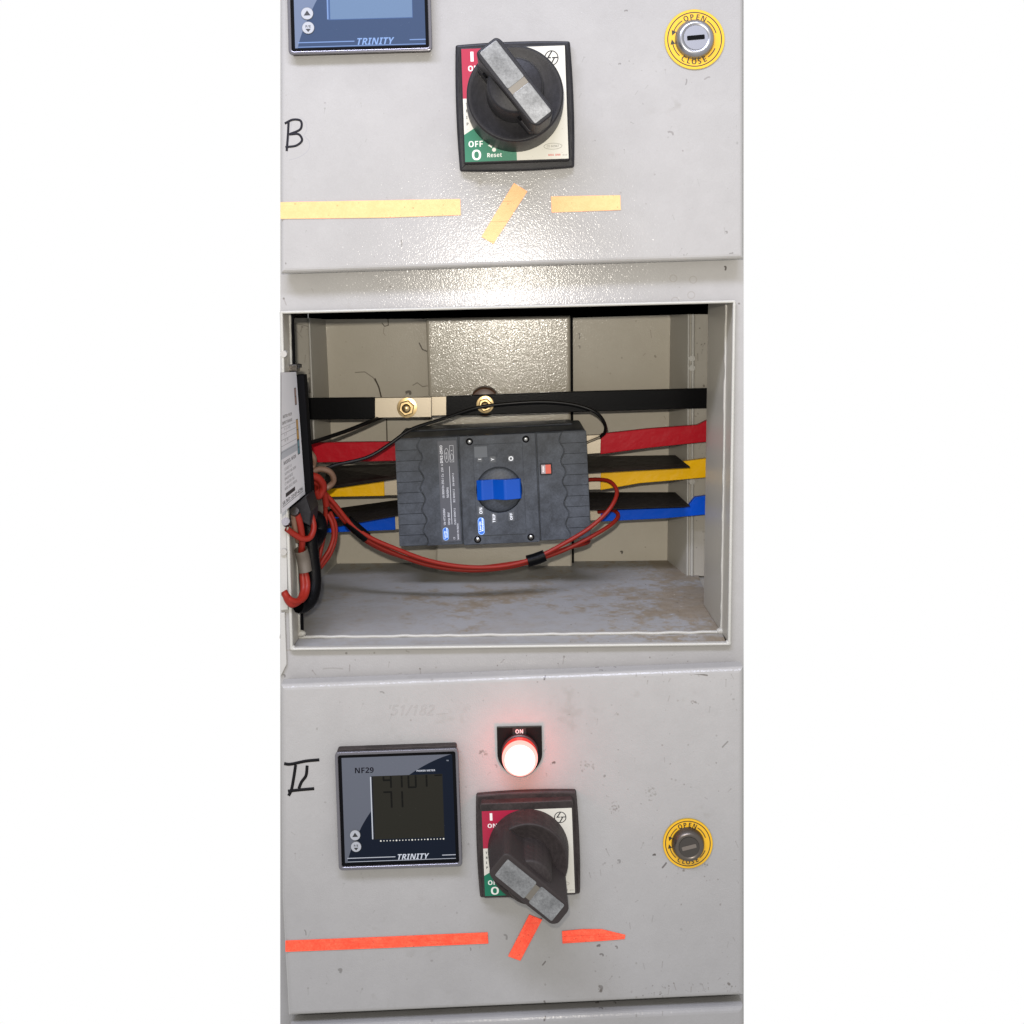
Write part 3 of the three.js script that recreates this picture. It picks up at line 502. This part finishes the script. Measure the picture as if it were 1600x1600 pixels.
// ---------- circuit breaker ----------
const zm = -0.135;
{
  const t = thing('circuit_breaker', 'grey moulded case circuit breaker lying on its side with a blue toggle', 'circuit breaker', [770, 764, zm], 2.6);
  const HW = 150, HH = 85, depth = 150;
  part(t, 'body', slab(rect(-HW, -HH, HW, HH, 5), -depth, -5, 2, 2), M.breaker);
  part(t, 'base', slab(rect(-HW + 14, -HH - 3, HW - 16, HH + 2, 3), -depth - 2, -depth + 60, 2, 2), M.breaker);
  const wave = (x, y) => x + 3.2 * Math.sin((y + 85) / 33 * 2 * Math.PI) - y * 0.03;
  const side = (sgn) => {
    const xw = sgn < 0 ? -110 : 113;
    const cov = part(t, 'terminal_cover', slab(poly([[sgn * HW, -HH + 1], [xw, -HH + 1], [xw, HH - 1], [sgn * HW, HH - 1]].sort((a, b) => 0)), -5.2, -3.6), M.breaker);
    const n = 10, h = (2 * HH - 4) / n;
    for (let i = 0; i < n; i++) {
      const y0 = -HH + 2 + i * h + 0.35, y1 = y0 + h - 0.7, pts = [];
      for (let k = 0; k <= 12; k++) { const y = y0 + (y1 - y0) * k / 12; pts.push([wave(xw, y) + sgn * 1.1, y]); }
      pts.push([sgn * (HW - 1.2), y1], [sgn * (HW - 1.2), y0]);
      const r = slab(poly(pts), -4.5, -0.6); if (sgn < 0) { /* outline runs the other way round */ } part(cov, 'rib', r, M.breaker, t);
    }
    const xs = sgn < 0 ? -51 : 72, pts = [];
    for (let k = 0; k <= 90; k++) { const y = -HH + 1 + (2 * HH - 2) * k / 90; pts.push([wave(xw, y) - sgn * 0.9, y]); }
    pts.push([xs, HH - 1], [xs, -HH + 1]);
    return part(t, 'front_shell', slab(poly(pts), -5, 0.6, 0.9, 2), M.breaker);
  };
  const left = side(-1), right = side(1);
  // rating label, read from below upwards
  const rate = print(200, 1040, (g, w, h) => {
    g.fillStyle = '#383a42'; g.fillRect(0, 0, w, h); g.save(); g.translate(0, h); g.rotate(-Math.PI / 2);
    g.fillStyle = '#c6c7cc'; g.strokeStyle = '#c6c7cc'; g.font = 'bold 40px sans-serif'; g.fillText('DN2-250D', 810, 48); g.font = '30px sans-serif'; g.lineWidth = 3;
    g.fillText('mccb', 850, 98); g.beginPath(); g.ellipse(890, 90, 72, 24, 0, 0, 7); g.stroke(); g.strokeRect(820, 124, 170, 40); g.beginPath(); g.ellipse(870, 144, 34, 15, 0, 0, 7); g.stroke(); g.fillText('x', 930, 154);
    g.fillText('Ue 415/690V', 170, 48); g.fillText('Ui 800V', 450, 48); g.fillText('In 250 / Cu  250  A', 555, 48);
    g.fillText('Uimp 8kV', 170, 94); g.fillText('50/60Hz', 450, 94); g.fillRect(175, 112, 600, 4);
    g.font = '26px sans-serif'; g.fillText('IS/IEC 60947-2', 170, 158); g.fillText('IEC 60947-2', 400, 158); g.fillText('EN 60947-2', 570, 158);
    g.font = '24px sans-serif'; g.fillText('MADE IN INDIA', 15, 182); g.fillText('CE', 18, 140);
    g.fillStyle = '#1a58ac'; g.strokeStyle = '#8fb4e6'; g.lineWidth = 4; g.beginPath(); g.roundRect(14, 16, 128, 56, 26); g.fill(); g.stroke(); g.fillStyle = '#dfe9f7'; g.font = 'bold 24px sans-serif'; g.fillText('Lauritz', 30, 42); g.fillText('Knudsen', 40, 64);
    g.restore();
  });
  part(left, 'label_frame', slab(rect(-84, -80, -52.5, 80, 2), 0.5, 1.1), M.breaker, t);
  const lp = new THREE.PlaneGeometry(29.5, 157); lp.translate(-68.2, 0, 1.3); part(left, 'rating_label', lp, std(0xffffff, { map: rate, roughness: 0.5 }), t);
  // raised centre cover with a round opening
  const cc = rect(-49, -HH, 70, HH, 2), hole = (s, r) => { const p = new THREE.Path(); p.absarc(10, -1, r, 0, Math.PI * 2, true); s.holes.push(p); return s; };
  const cover = part(t, 'centre_cover', slab(hole(cc, 36.5), -5, 4, 1, 2, 28), M.breaker);
  const ip = hole(rect(-28, -71, 49, 71, 2), 36);
  const inner = part(cover, 'inner_plate', slab(ip, 3.8, 5.4, 0.4, 2, 28), M.breaker, t);
  // printing on the inner plate
  const decal = (w, h, x, y, draw, cw = 128, ch = 128) => { const p = new THREE.PlaneGeometry(w, h); p.translate(x, y, 5.65); part(inner, 'print', p, std(0xffffff, { map: print(cw, ch, (g) => { g.fillStyle = '#3a3e44'; g.fillRect(0, 0, cw, ch); g.fillStyle = g.strokeStyle = '#cfd2d6'; draw(g); }), roughness: 0.45 }), t); };
  const side90 = (s, px) => (g) => { g.translate(64, 64); g.rotate(-Math.PI / 2); g.font = `bold ${px}px sans-serif`; g.textAlign = 'center'; g.textBaseline = 'middle'; g.fillText(s, 0, 0); };
  decal(8, 8, -18, 48, side90('I', 90)); decal(9, 9, 2, 47, side90('Y', 96)); decal(9, 9, 30.5, 47, (g) => { g.lineWidth = 24; g.beginPath(); g.arc(64, 64, 40, 0, 7); g.stroke(); });
  decal(10, 14, -20, -32, (g) => { g.translate(64, 64); g.rotate(-Math.PI / 2); g.scale(1, 1.4); g.font = 'bold 62px sans-serif'; g.textAlign = 'center'; g.textBaseline = 'middle'; g.fillText('ON', 0, 0); });
  decal(9, 16, 0, -44.5, (g) => { g.translate(64, 64); g.rotate(-Math.PI / 2); g.scale(1, 1.7); g.font = 'bold 50px sans-serif'; g.textAlign = 'center'; g.textBaseline = 'middle'; g.fillText('TRIP', 0, 0); });
  decal(9, 14, 27, -43, (g) => { g.translate(64, 64); g.rotate(-Math.PI / 2); g.scale(1, 1.5); g.font = 'bold 54px sans-serif'; g.textAlign = 'center'; g.textBaseline = 'middle'; g.fillText('OFF', 0, 0); });
  const badge = print(128, 300, (g, w, h) => { g.fillStyle = '#1458b4'; g.fillRect(0, 0, w, h); g.strokeStyle = '#9cc0ee'; g.lineWidth = 8; g.beginPath(); g.roundRect(6, 6, w - 12, h - 12, 56); g.stroke(); g.translate(0, h); g.rotate(-Math.PI / 2); g.fillStyle = '#e6eefa'; g.font = 'bold 54px sans-serif'; g.fillText('Lauritz', 50, 60); g.fillText('Knudsen', 60, 108); });
  const bs = new THREE.ShapeGeometry(rect(-5, -13.5, 5, 13.5, 5), 8); { const p = bs.attributes.position, u = bs.attributes.uv; for (let i = 0; i < p.count; i++) u.setXY(i, (p.getX(i) + 5) / 10, (p.getY(i) + 13.5) / 27); } bs.translate(-20.5, -56, 5.8); part(inner, 'badge', bs, std(0xffffff, { map: badge, roughness: 0.35 }), t);
  part(inner, 'worn_sticker', slab(rect(-26, 51, -6, 68, 1), 5.3, 5.7), std(0x50545a, { roughness: 0.6 }), t);
  const drum = new THREE.SphereGeometry(36.2, 48, 28); drum.scale(1, 1, 0.2); drum.translate(10, -1, -3); part(cover, 'toggle_drum', drum, M.breaker, t);
  const tp = [[-35, -6], [-35, 6], [-27, 10], [-25, 10], [-10, 4.5], [8, 15], [11, 15.5], [33, 9], [35, 4], [35, -6]].map(([x, z]) => [x + 10, z]);
  const tg = slab(poly(tp, 1.5), -15.5, 15.5, 0.8, 2); tg.rotateX(Math.PI / 2); part(t, 'toggle', tg, M.toggle);
  for (const [x, y] of [[-33, 76], [55, 76], [-27, -77], [56, -77]]) {
    const c = new THREE.CylinderGeometry(5.6, 5.6, 1, 24); c.rotateX(Math.PI / 2); c.translate(x, y, 3.8); part(cover, 'screw_well', c, M.dark_seam, t);
    const s = new THREE.SphereGeometry(3.9, 18, 10, 0, 7, 0, Math.PI / 2); s.rotateX(Math.PI / 2); s.scale(1, 1, 0.5); s.translate(x, y, 4.2); const sc = part(cover, 'screw', s, M.steel, t);
    
  }
  // trip button
  const ps = [84.5, 27.5];
  part(right, 'button_frame', slab(rect(ps[0] - 9.5, ps[1] - 9, ps[0] + 9.5, ps[1] + 9, 2), 0.3, 2.4, 0.6), M.black, t);
  const bt = print(128, 128, (g) => { g.fillStyle = '#8b8084'; g.fillRect(0, 0, 56, 128); g.fillStyle = '#b4442e'; g.fillRect(56, 0, 72, 128); g.save(); g.translate(28, 64); g.rotate(-Math.PI / 2); g.fillStyle = '#ece6e2'; g.font = 'bold 34px sans-serif'; g.textAlign = 'center'; g.textBaseline = 'middle'; g.fillText('PUSH', 0, 0); g.restore(); });
  const bp = new THREE.PlaneGeometry(15, 14); bp.translate(ps[0], ps[1], 2.7); part(right, 'trip_button', bp, std(0xffffff, { map: bt, roughness: 0.4 }), t);
}

// ---------- busbars ----------
function bar(name, label, pts, z, th, mat, bare, group) {   // one bar: sleeve outline and an optional bare end
  const cx = pts.reduce((a, p) => a + p[0], 0) / pts.length, cy = pts.reduce((a, p) => a + p[1], 0) / pts.length;
  const t = thing(name, label, 'busbar', [cx, cy, z], 0, group);
  world(t, 'sleeve', slab(wpoly(pts, z, 0.001), z - th, z, 0.0006, 2), mat);
  if (bare) world(t, 'bare_end', slab(wpoly(bare, z - 0.0008), z - th + 0.0008, z - 0.0008, 0.0004), M.tinned);
  return t;
}
const zq = -0.172;
bar('busbar', 'red sleeved busbar leaving the breaker toward the labelled box', [[478, 692], [628, 690], [628, 720], [484, 723]], zq, 0.006, M.redSleeve, null, 'phase busbars');
bar('busbar', 'yellow sleeved busbar between the dark barriers beside the labelled box', [[490, 752], [600, 748], [601, 775], [490, 777]], zq, 0.006, M.yellowSleeve, [[598, 748.5], [636, 747], [636, 774], [598, 774.5]], 'phase busbars');
bar('busbar', 'blue sleeved busbar under the dark barrier beside the labelled box', [[470, 812], [617, 804], [618, 828], [470, 834]], zq, 0.006, M.blueSleeve, [[615, 805], [640, 804], [640, 827], [615, 827.5]], 'phase busbars');
bar('busbar', 'red sleeved busbar from the breaker to the side wall', [[939, 678], [1012, 670], [1090, 664], [1128, 645], [1128, 688], [1012, 700], [938, 710]], zq, 0.006, M.redSleeve, [[900, 681], [942, 679], [942, 708], [900, 711]], 'phase busbars');
bar('busbar', 'yellow sleeved busbar from the breaker to the side wall', [[939, 737], [1000, 733], [1060, 722], [1128, 713], [1128, 744], [1060, 750], [1000, 755], [938, 766]], zq, 0.006, M.yellowSleeve, [[900, 740], [942, 737], [942, 765], [900, 766]], 'phase busbars');
bar('busbar', 'blue sleeved busbar from the breaker to the side wall', [[939, 797], [1074, 793], [1086, 777], [1128, 771], [1128, 802], [1040, 810], [938, 815]], zq, 0.006, M.blueSleeve, [[900, 796], [942, 794], [942, 813], [900, 814]], 'phase busbars');
{
  const a = bar('busbar', 'black sleeved neutral busbar with a bare bolted end', [[470, 622], [586, 621], [586, 655], [470, 656]], -0.168, 0.006, M.blackTape, [[584, 621.5], [674, 620.5], [674, 652], [584, 653]], 'neutral busbars');
  bar('busbar', 'long black taped neutral busbar held by the brown standoff', [[697, 619], [893, 612], [1128, 606], [1128, 637], [893, 644], [697, 650]], -0.176, 0.006, M.blackTape, [[640, 621], [699, 619], [699, 649], [640, 651.5]], 'neutral busbars');
  const nutAt = (px, py, z, r, name, label, cat, mat) => {
    const t = thing(name, label, cat, [px, py, z]);
    const w = new THREE.LatheGeometry([[5, 0.2], [r * 1.12, 0.2], [r * 1.12, 1.6], [5, 1.8]].map(([x, y]) => new THREE.Vector2(x, y)), 36); w.rotateX(Math.PI / 2); part(t, 'washer', w, mat);
    const h = slab(poly(Array.from({ length: 6 }, (_, i) => [Math.cos(i * Math.PI / 3 + 0.3) * r * 0.9, Math.sin(i * Math.PI / 3 + 0.3) * r * 0.9])), 1.6, 10, 1.4, 2); part(t, 'nut', h, mat);
    const b = new THREE.LatheGeometry([[r * 0.5, 8], [r * 0.5, 14], [r * 0.36, 16.5], [0.01, 17]].map(([x, y]) => new THREE.Vector2(x, y)), 24); b.rotateX(Math.PI / 2); part(t, 'bolt_end', b, mat);
  };
  nutAt(636, 637, -0.168, 14, 'hex_bolt', 'brass coloured hex bolt and nut on the bare busbar joint', 'bolt', M.zinc);
  nutAt(758, 632, -0.176, 12, 'hex_bolt', 'brass coloured bolt fixing the black busbar to its standoff', 'bolt', M.zinc);
  const ins = thing('busbar_insulator', 'round brown insulator standing behind the black busbar', 'insulator', [757, 628, -0.184]);
  const L = new THREE.LatheGeometry([[0.01, 0], [20, 0], [23, -6], [21, -20], [23, -34], [21, -66]].map(([x, y]) => new THREE.Vector2(x, y)), 40); L.rotateX(Math.PI / 2); part(ins, 'body', L, M.insulator);
}
// phase barriers: thin dark insulating sheets standing out between the bars, seen from above
function barrier(label, pts) {   // near edge first
  const c = pts.reduce((a, p) => [a[0] + p[0] / 4, a[1] + p[1] / 4], [0, 0]);
  const t = thing('phase_barrier', label, 'barrier', [c[0], c[1], -0.16], 0, 'phase barriers');
  world(t, 'sheet', sheet(...pts.map((p) => W(...p)), 0.001), M.barrier);
}
barrier('dark barrier sheet between red and yellow bars beside the labelled box', [[505, 764, -0.150], [626, 746, -0.150], [626, 724, -0.20], [512, 728, -0.20]]);
barrier('dark barrier sheet between yellow and blue bars beside the labelled box', [[500, 826, -0.150], [628, 803, -0.150], [628, 780, -0.20], [505, 797, -0.20]]);
barrier('dark barrier sheet between red and yellow bars near the side wall', [[915, 738, -0.150], [1078, 729, -0.150], [1055, 711, -0.20], [915, 713, -0.20]]);
barrier('dark barrier sheet between yellow and blue bars near the side wall', [[915, 796, -0.150], [1078, 790, -0.150], [1055, 769, -0.20], [915, 769, -0.20]]);

// ---------- labelled module on the open door ----------
{
  const t = thing('metering_module', 'dark box with a white printed data label on the open door', 'module', [460, 800, 0]);
  const TL = W(438.4, 582, 0.055), BL = W(438.4, 803, 0.055), TR = W(462, 581, -0.02), BR = W(476, 772, -0.02);
  const back = W(452, 581, -0.02), back2 = W(452, 790, -0.02);
  const pos = []; const tri = (...v) => v.forEach((p) => pos.push(p.x, p.y, p.z));
  const TLu = TL.clone(), up = V3(0, 0.004, 0);
  tri(BL, BR, TR, BL, TR, TLu); tri(BL, TLu, back, BL, back, back2); tri(back2, back, TR, back2, TR, BR); tri(TLu, TR, back); tri(BL, back2, BR);
  const g = new THREE.BufferGeometry(); g.setAttribute('position', new THREE.Float32BufferAttribute(pos, 3)); g.setAttribute('uv', new THREE.Float32BufferAttribute(new Float32Array(pos.length / 3 * 2), 2)); g.computeVertexNormals();
  world(t, 'housing', g, M.black);
  // white label laid on the housing
  const n = BR.clone().sub(BL).cross(TL.clone().sub(BL)).normalize().multiplyScalar(0.0004);
  const ps = [BL, BR, TR, TL].map((p) => p.clone().add(n));
  const lg = new THREE.PlaneGeometry(1, 1, 12, 12), P = lg.attributes.position;
  for (let i = 0; i < P.count; i++) { const u = P.getX(i) + 0.5, v = P.getY(i) + 0.5, a = ps[0].clone().lerp(ps[1], u), b = ps[3].clone().lerp(ps[2], u), q = a.lerp(b, v); P.setXYZ(i, q.x, q.y, q.z); }
  lg.computeVertexNormals();
  const tex = print(380, 1000, (g, w, h) => {
    g.fillStyle = '#c9c8ca'; g.fillRect(0, 0, w, h); g.fillStyle = '#33302f'; g.strokeStyle = '#33302f';
    for (const [y, hh, c] of [[130, 130, '#8a6f66'], [380, 160, '#b28a4a'], [545, 110, '#5a7d86']]) { g.fillStyle = c; g.fillRect(300, y, 38, hh); g.strokeStyle = '#221f1e'; g.lineWidth = 6; g.strokeRect(300, y, 38, hh); g.beginPath(); g.moveTo(296, y + hh / 2); g.lineTo(342, y + hh / 2); g.stroke(); }
    g.fillStyle = '#3a3634'; g.font = 'bold 30px sans-serif'; g.fillText('METER: NF29', 30, 330); g.fillText('INPUT RANGE', 20, 375); g.lineWidth = 2;
    g.font = '26px sans-serif'; ['V  L-L  415', 'A  5', 'Hz  50'].forEach((s, i) => g.fillText(s, 60, 420 + i * 42)); for (let i = 0; i < 5; i++) { g.beginPath(); g.moveTo(0, 395 + i * 44); g.lineTo(290, 395 + i * 44); g.stroke(); }
    g.fillStyle = 'rgba(90,100,108,.35)'; g.fillRect(0, 560, 290, 60);
    g.fillStyle = '#2b2828'; g.font = 'bold 36px sans-serif'; g.fillText('MODEL NF29', 40, 668); g.font = '27px sans-serif';
    ['CLASS 1.0', 'SUPPLY 80-300V', 'BAUD RATE', 'CT RATIO /5A', 'MFD 2022 INDIA'].forEach((s, i) => g.fillText(s, 56, 712 + i * 36));
    g.fillRect(70, 880, 150, 30); g.font = 'bold 38px sans-serif'; g.fillText('SR.NO: 22-01-4296', 20, 952); g.fillRect(20, 960, 330, 4);
  });
  world(t, 'data_label', lg, std(0xffffff, { map: tex, roughness: 0.55 }));
  // top ledge and the black terminal block behind
  world(t, 'top_ledge', slab(wpoly([[439, 571], [464, 569], [464, 581], [439, 581]], -0.018), -0.03, -0.018, 0.0008), M.darkSteel);
  world(t, 'ledge_end', slab(wpoly([[460, 569], [468, 570], [468, 575], [460, 578]], -0.021), -0.03, -0.021), M.black);
  world(t, 'terminal_block', slab(wpoly([[462, 586], [475, 586], [482, 690], [489, 800], [470, 815], [466, 700]], -0.024), -0.036, -0.024, 0.001), M.dark_seam);
  world(t, 'terminal_base', slab(wpoly([[446, 798], [478, 776], [486, 800], [484, 822], [470, 815], [450, 824]], 0.0), -0.03, 0.0, 0.001), M.black);
  for (const [x, y, z] of [[461, 800, 0.006], [447, 816, 0.008]]) { const c = new THREE.CylinderGeometry(0.003, 0.003, 0.004, 18); c.rotateX(Math.PI / 2 - 0.5); const p = W(x, y, z); c.translate(p.x, p.y, p.z); const s = world(t, 'terminal_screw', c, M.darkSteel); }
}

// ---------- wiring ----------
function harness(name, label, wires, extras = []) {
  const [x, y, z] = wires[0].pts[0]; const t = thing(name, label, 'wiring', [x, y, z]);
  for (const w of wires) world(t, w.name ?? 'wire', tube(w.pts, w.r, 80, 10), w.mat);
  for (const e of extras) world(t, e.name, tube(e.pts, e.r, 20, 12), e.mat);
  return t;
}
harness('control_wire', 'single black wire looping over the breaker to its far corner', [{ mat: M.blackWire, r: 0.0015, pts: [[486, 742, -0.10], [520, 728, -0.11], [575, 714, -0.12], [610, 693, -0.125], [640, 672, -0.13], [690, 655, -0.14], [745, 637, -0.15], [800, 630, -0.15], [860, 628, -0.15], [905, 634, -0.15], [932, 645, -0.15], [944, 660, -0.155], [945, 676, -0.165], [936, 684, -0.17]] }],
  [{ name: 'wire_core', mat: M.tinned, r: 0.0012, pts: [[938, 683, -0.168], [928, 687, -0.17], [916, 692, -0.172]] }]);
harness('control_wire', 'short black wire sagging below the bare busbar joint', [{ mat: M.blackWire, r: 0.0018, pts: [[484, 692, -0.10], [510, 684, -0.12], [545, 672, -0.14], [575, 660, -0.155], [595, 652, -0.174], [610, 646, -0.18]] }]);
harness('wire_loom', 'red wire loom hanging in an arc below the breaker', [
  { mat: M.redWire, r: 0.0018, pts: [[490, 748, -0.07], [506, 768, -0.075], [525, 790, -0.08], [545, 815, -0.085], [575, 838, -0.09], [620, 858, -0.095], [670, 876, -0.10], [730, 886, -0.105], [790, 884, -0.11], [838, 871, -0.115], [880, 850, -0.12], [925, 822, -0.125], [955, 792, -0.13], [964, 768, -0.14], [954, 753, -0.15], [935, 749, -0.16], [915, 750, -0.165]] },
  { mat: M.redWire, r: 0.0018, pts: [[488, 756, -0.075], [504, 776, -0.08], [524, 797, -0.085], [546, 822, -0.09], [576, 845, -0.095], [620, 866, -0.10], [670, 883, -0.105], [730, 891, -0.11], [790, 887, -0.115], [838, 875, -0.12], [880, 860, -0.125], [925, 838, -0.13], [958, 817, -0.14], [966, 805, -0.15], [958, 797, -0.16], [935, 800, -0.17]] },
  { mat: M.redWire, r: 0.0017, pts: [[490, 762, -0.08], [508, 780, -0.085], [530, 804, -0.09], [548, 826, -0.098], [580, 850, -0.10], [625, 869, -0.105], [680, 880, -0.11], [735, 887, -0.115], [790, 882, -0.118], [838, 873, -0.122], [885, 857, -0.13], [920, 846, -0.15], [910, 836, -0.165]] },
], [{ name: 'tape_wrap', mat: M.blackTape, r: 0.0046, pts: [[543, 813, -0.088], [557, 826, -0.09], [573, 840, -0.093]] }, { name: 'tape_wrap', mat: M.blackTape, r: 0.0050, pts: [[824, 877, -0.116], [838, 873, -0.117], [851, 868, -0.118]] }]);
harness('wire_loom', 'short red wires bundled under the dark terminal block', [
  { mat: M.redWire, r: 0.0030, pts: [[484, 742, -0.05], [498, 748, -0.055], [505, 762, -0.06], [498, 775, -0.06], [492, 764, -0.055]] },
  { mat: M.redWire, r: 0.0026, pts: [[484, 752, -0.055], [496, 756, -0.06], [506, 770, -0.065], [510, 790, -0.07]] },
  { mat: M.brownWire, r: 0.0024, pts: [[486, 738, -0.06], [500, 733, -0.065], [516, 738, -0.07], [521, 752, -0.075], [510, 762, -0.075], [500, 756, -0.07]] },
  { mat: M.brownWire, r: 0.0024, pts: [[483, 706, -0.06], [490, 716, -0.062], [489, 728, -0.064], [484, 740, -0.06]] },
]);
harness('wire_loom', 'two dark red wires looping down beside the blue busbar', [
  { mat: M.redWire, r: 0.0018, pts: [[507, 780, -0.075], [509, 806, -0.08], [507, 830, -0.08], [502, 856, -0.075], [496, 882, -0.07], [493, 896, -0.068]] },
  { mat: M.redWire, r: 0.0018, pts: [[512, 803, -0.08], [519, 818, -0.08], [521, 838, -0.08], [515, 858, -0.078], [505, 874, -0.075], [496, 890, -0.07]] },
  { mat: M.redWire, r: 0.0016, pts: [[516, 800, -0.084], [524, 820, -0.086], [524, 842, -0.086], [516, 866, -0.082], [500, 888, -0.074]] },
]);
harness('wire_loom', 'orange red wires from the module screws taped into a hanging bundle', [
  { mat: M.redWire, r: 0.0024, pts: [[464, 803, 0.004], [468, 815, 0.002], [471, 832, -0.002], [472, 848, -0.006], [471, 862, -0.01], [474, 885, -0.012], [478, 900, -0.012], [480, 916, -0.01], [476, 932, -0.004], [464, 940, 0.004], [453, 937, 0.008], [447, 930, 0.008], [443.6, 924, 0.008]] },
  { mat: M.redWire, r: 0.0022, pts: [[478, 792, -0.012], [487, 808, -0.012], [490, 826, -0.01], [484, 840, -0.006], [473, 842, -0.002], [460, 835, 0.002], [448, 826, 0.006]] },
  { mat: M.redWire, r: 0.0026, pts: [[472, 858, -0.012], [473, 880, -0.014], [473, 900, -0.012], [474, 922, -0.008], [468, 938, 0.0], [456, 944, 0.006], [450, 938, 0.008], [447, 931, 0.009], [444, 926, 0.009]] },
  { mat: M.brownWire, r: 0.0022, pts: [[459, 804, 0.004], [460, 818, 0.002], [461, 828, 0.0], [466, 845, -0.008]] },
], [{ name: 'tape_wrap', mat: M.greyTape, r: 0.0050, pts: [[470, 858, -0.009], [474, 874, -0.012], [477, 893, -0.012]] }]);
harness('cable_sleeve', 'thick black cable sleeve hanging from the terminal block', [
  { mat: M.blackTape, r: 0.0056, pts: [[480, 800, -0.03], [483, 822, -0.03], [485, 845, -0.028], [487, 870, -0.026], [490, 895, -0.024], [490, 918, -0.02], [485, 936, -0.014], [474, 946, -0.008], [466, 946, -0.004]] },
  { mat: M.blackTape, r: 0.0056, pts: [[470, 800, -0.04], [484, 806, -0.045], [497, 812, -0.05], [500, 830, -0.05], [492, 846, -0.04], [486, 852, -0.03]] },
]);

// ---------- ceiling tube fitting (out of frame, mirrored in the glossy parts) ----------
{
  const t = new THREE.Group(); t.name = 'ceiling_light'; t.userData = { label: 'white tube light fitting overhead in front of the cabinet', category: 'light' };
  t.position.copy(tubeLight.position); t.quaternion.copy(tubeLight.quaternion); scene.add(t);
  const h = new RoundedBoxGeometry(1.26, 0.2, 0.05, 3, 0.01); h.translate(0, 0, 0.04); raw(t, 'housing', h, std(0xd8d8d6, { roughness: 0.5 }));
  const d = new THREE.PlaneGeometry(1.2, 0.16); d.rotateY(Math.PI); d.translate(0, 0, 0.008); raw(t, 'light_diffuser', d, std(0xf2f2f2, { emissive: new THREE.Color(0.86, 0.93, 1), emissiveIntensity: 1.0 }));
}

renderer.render(scene, camera);
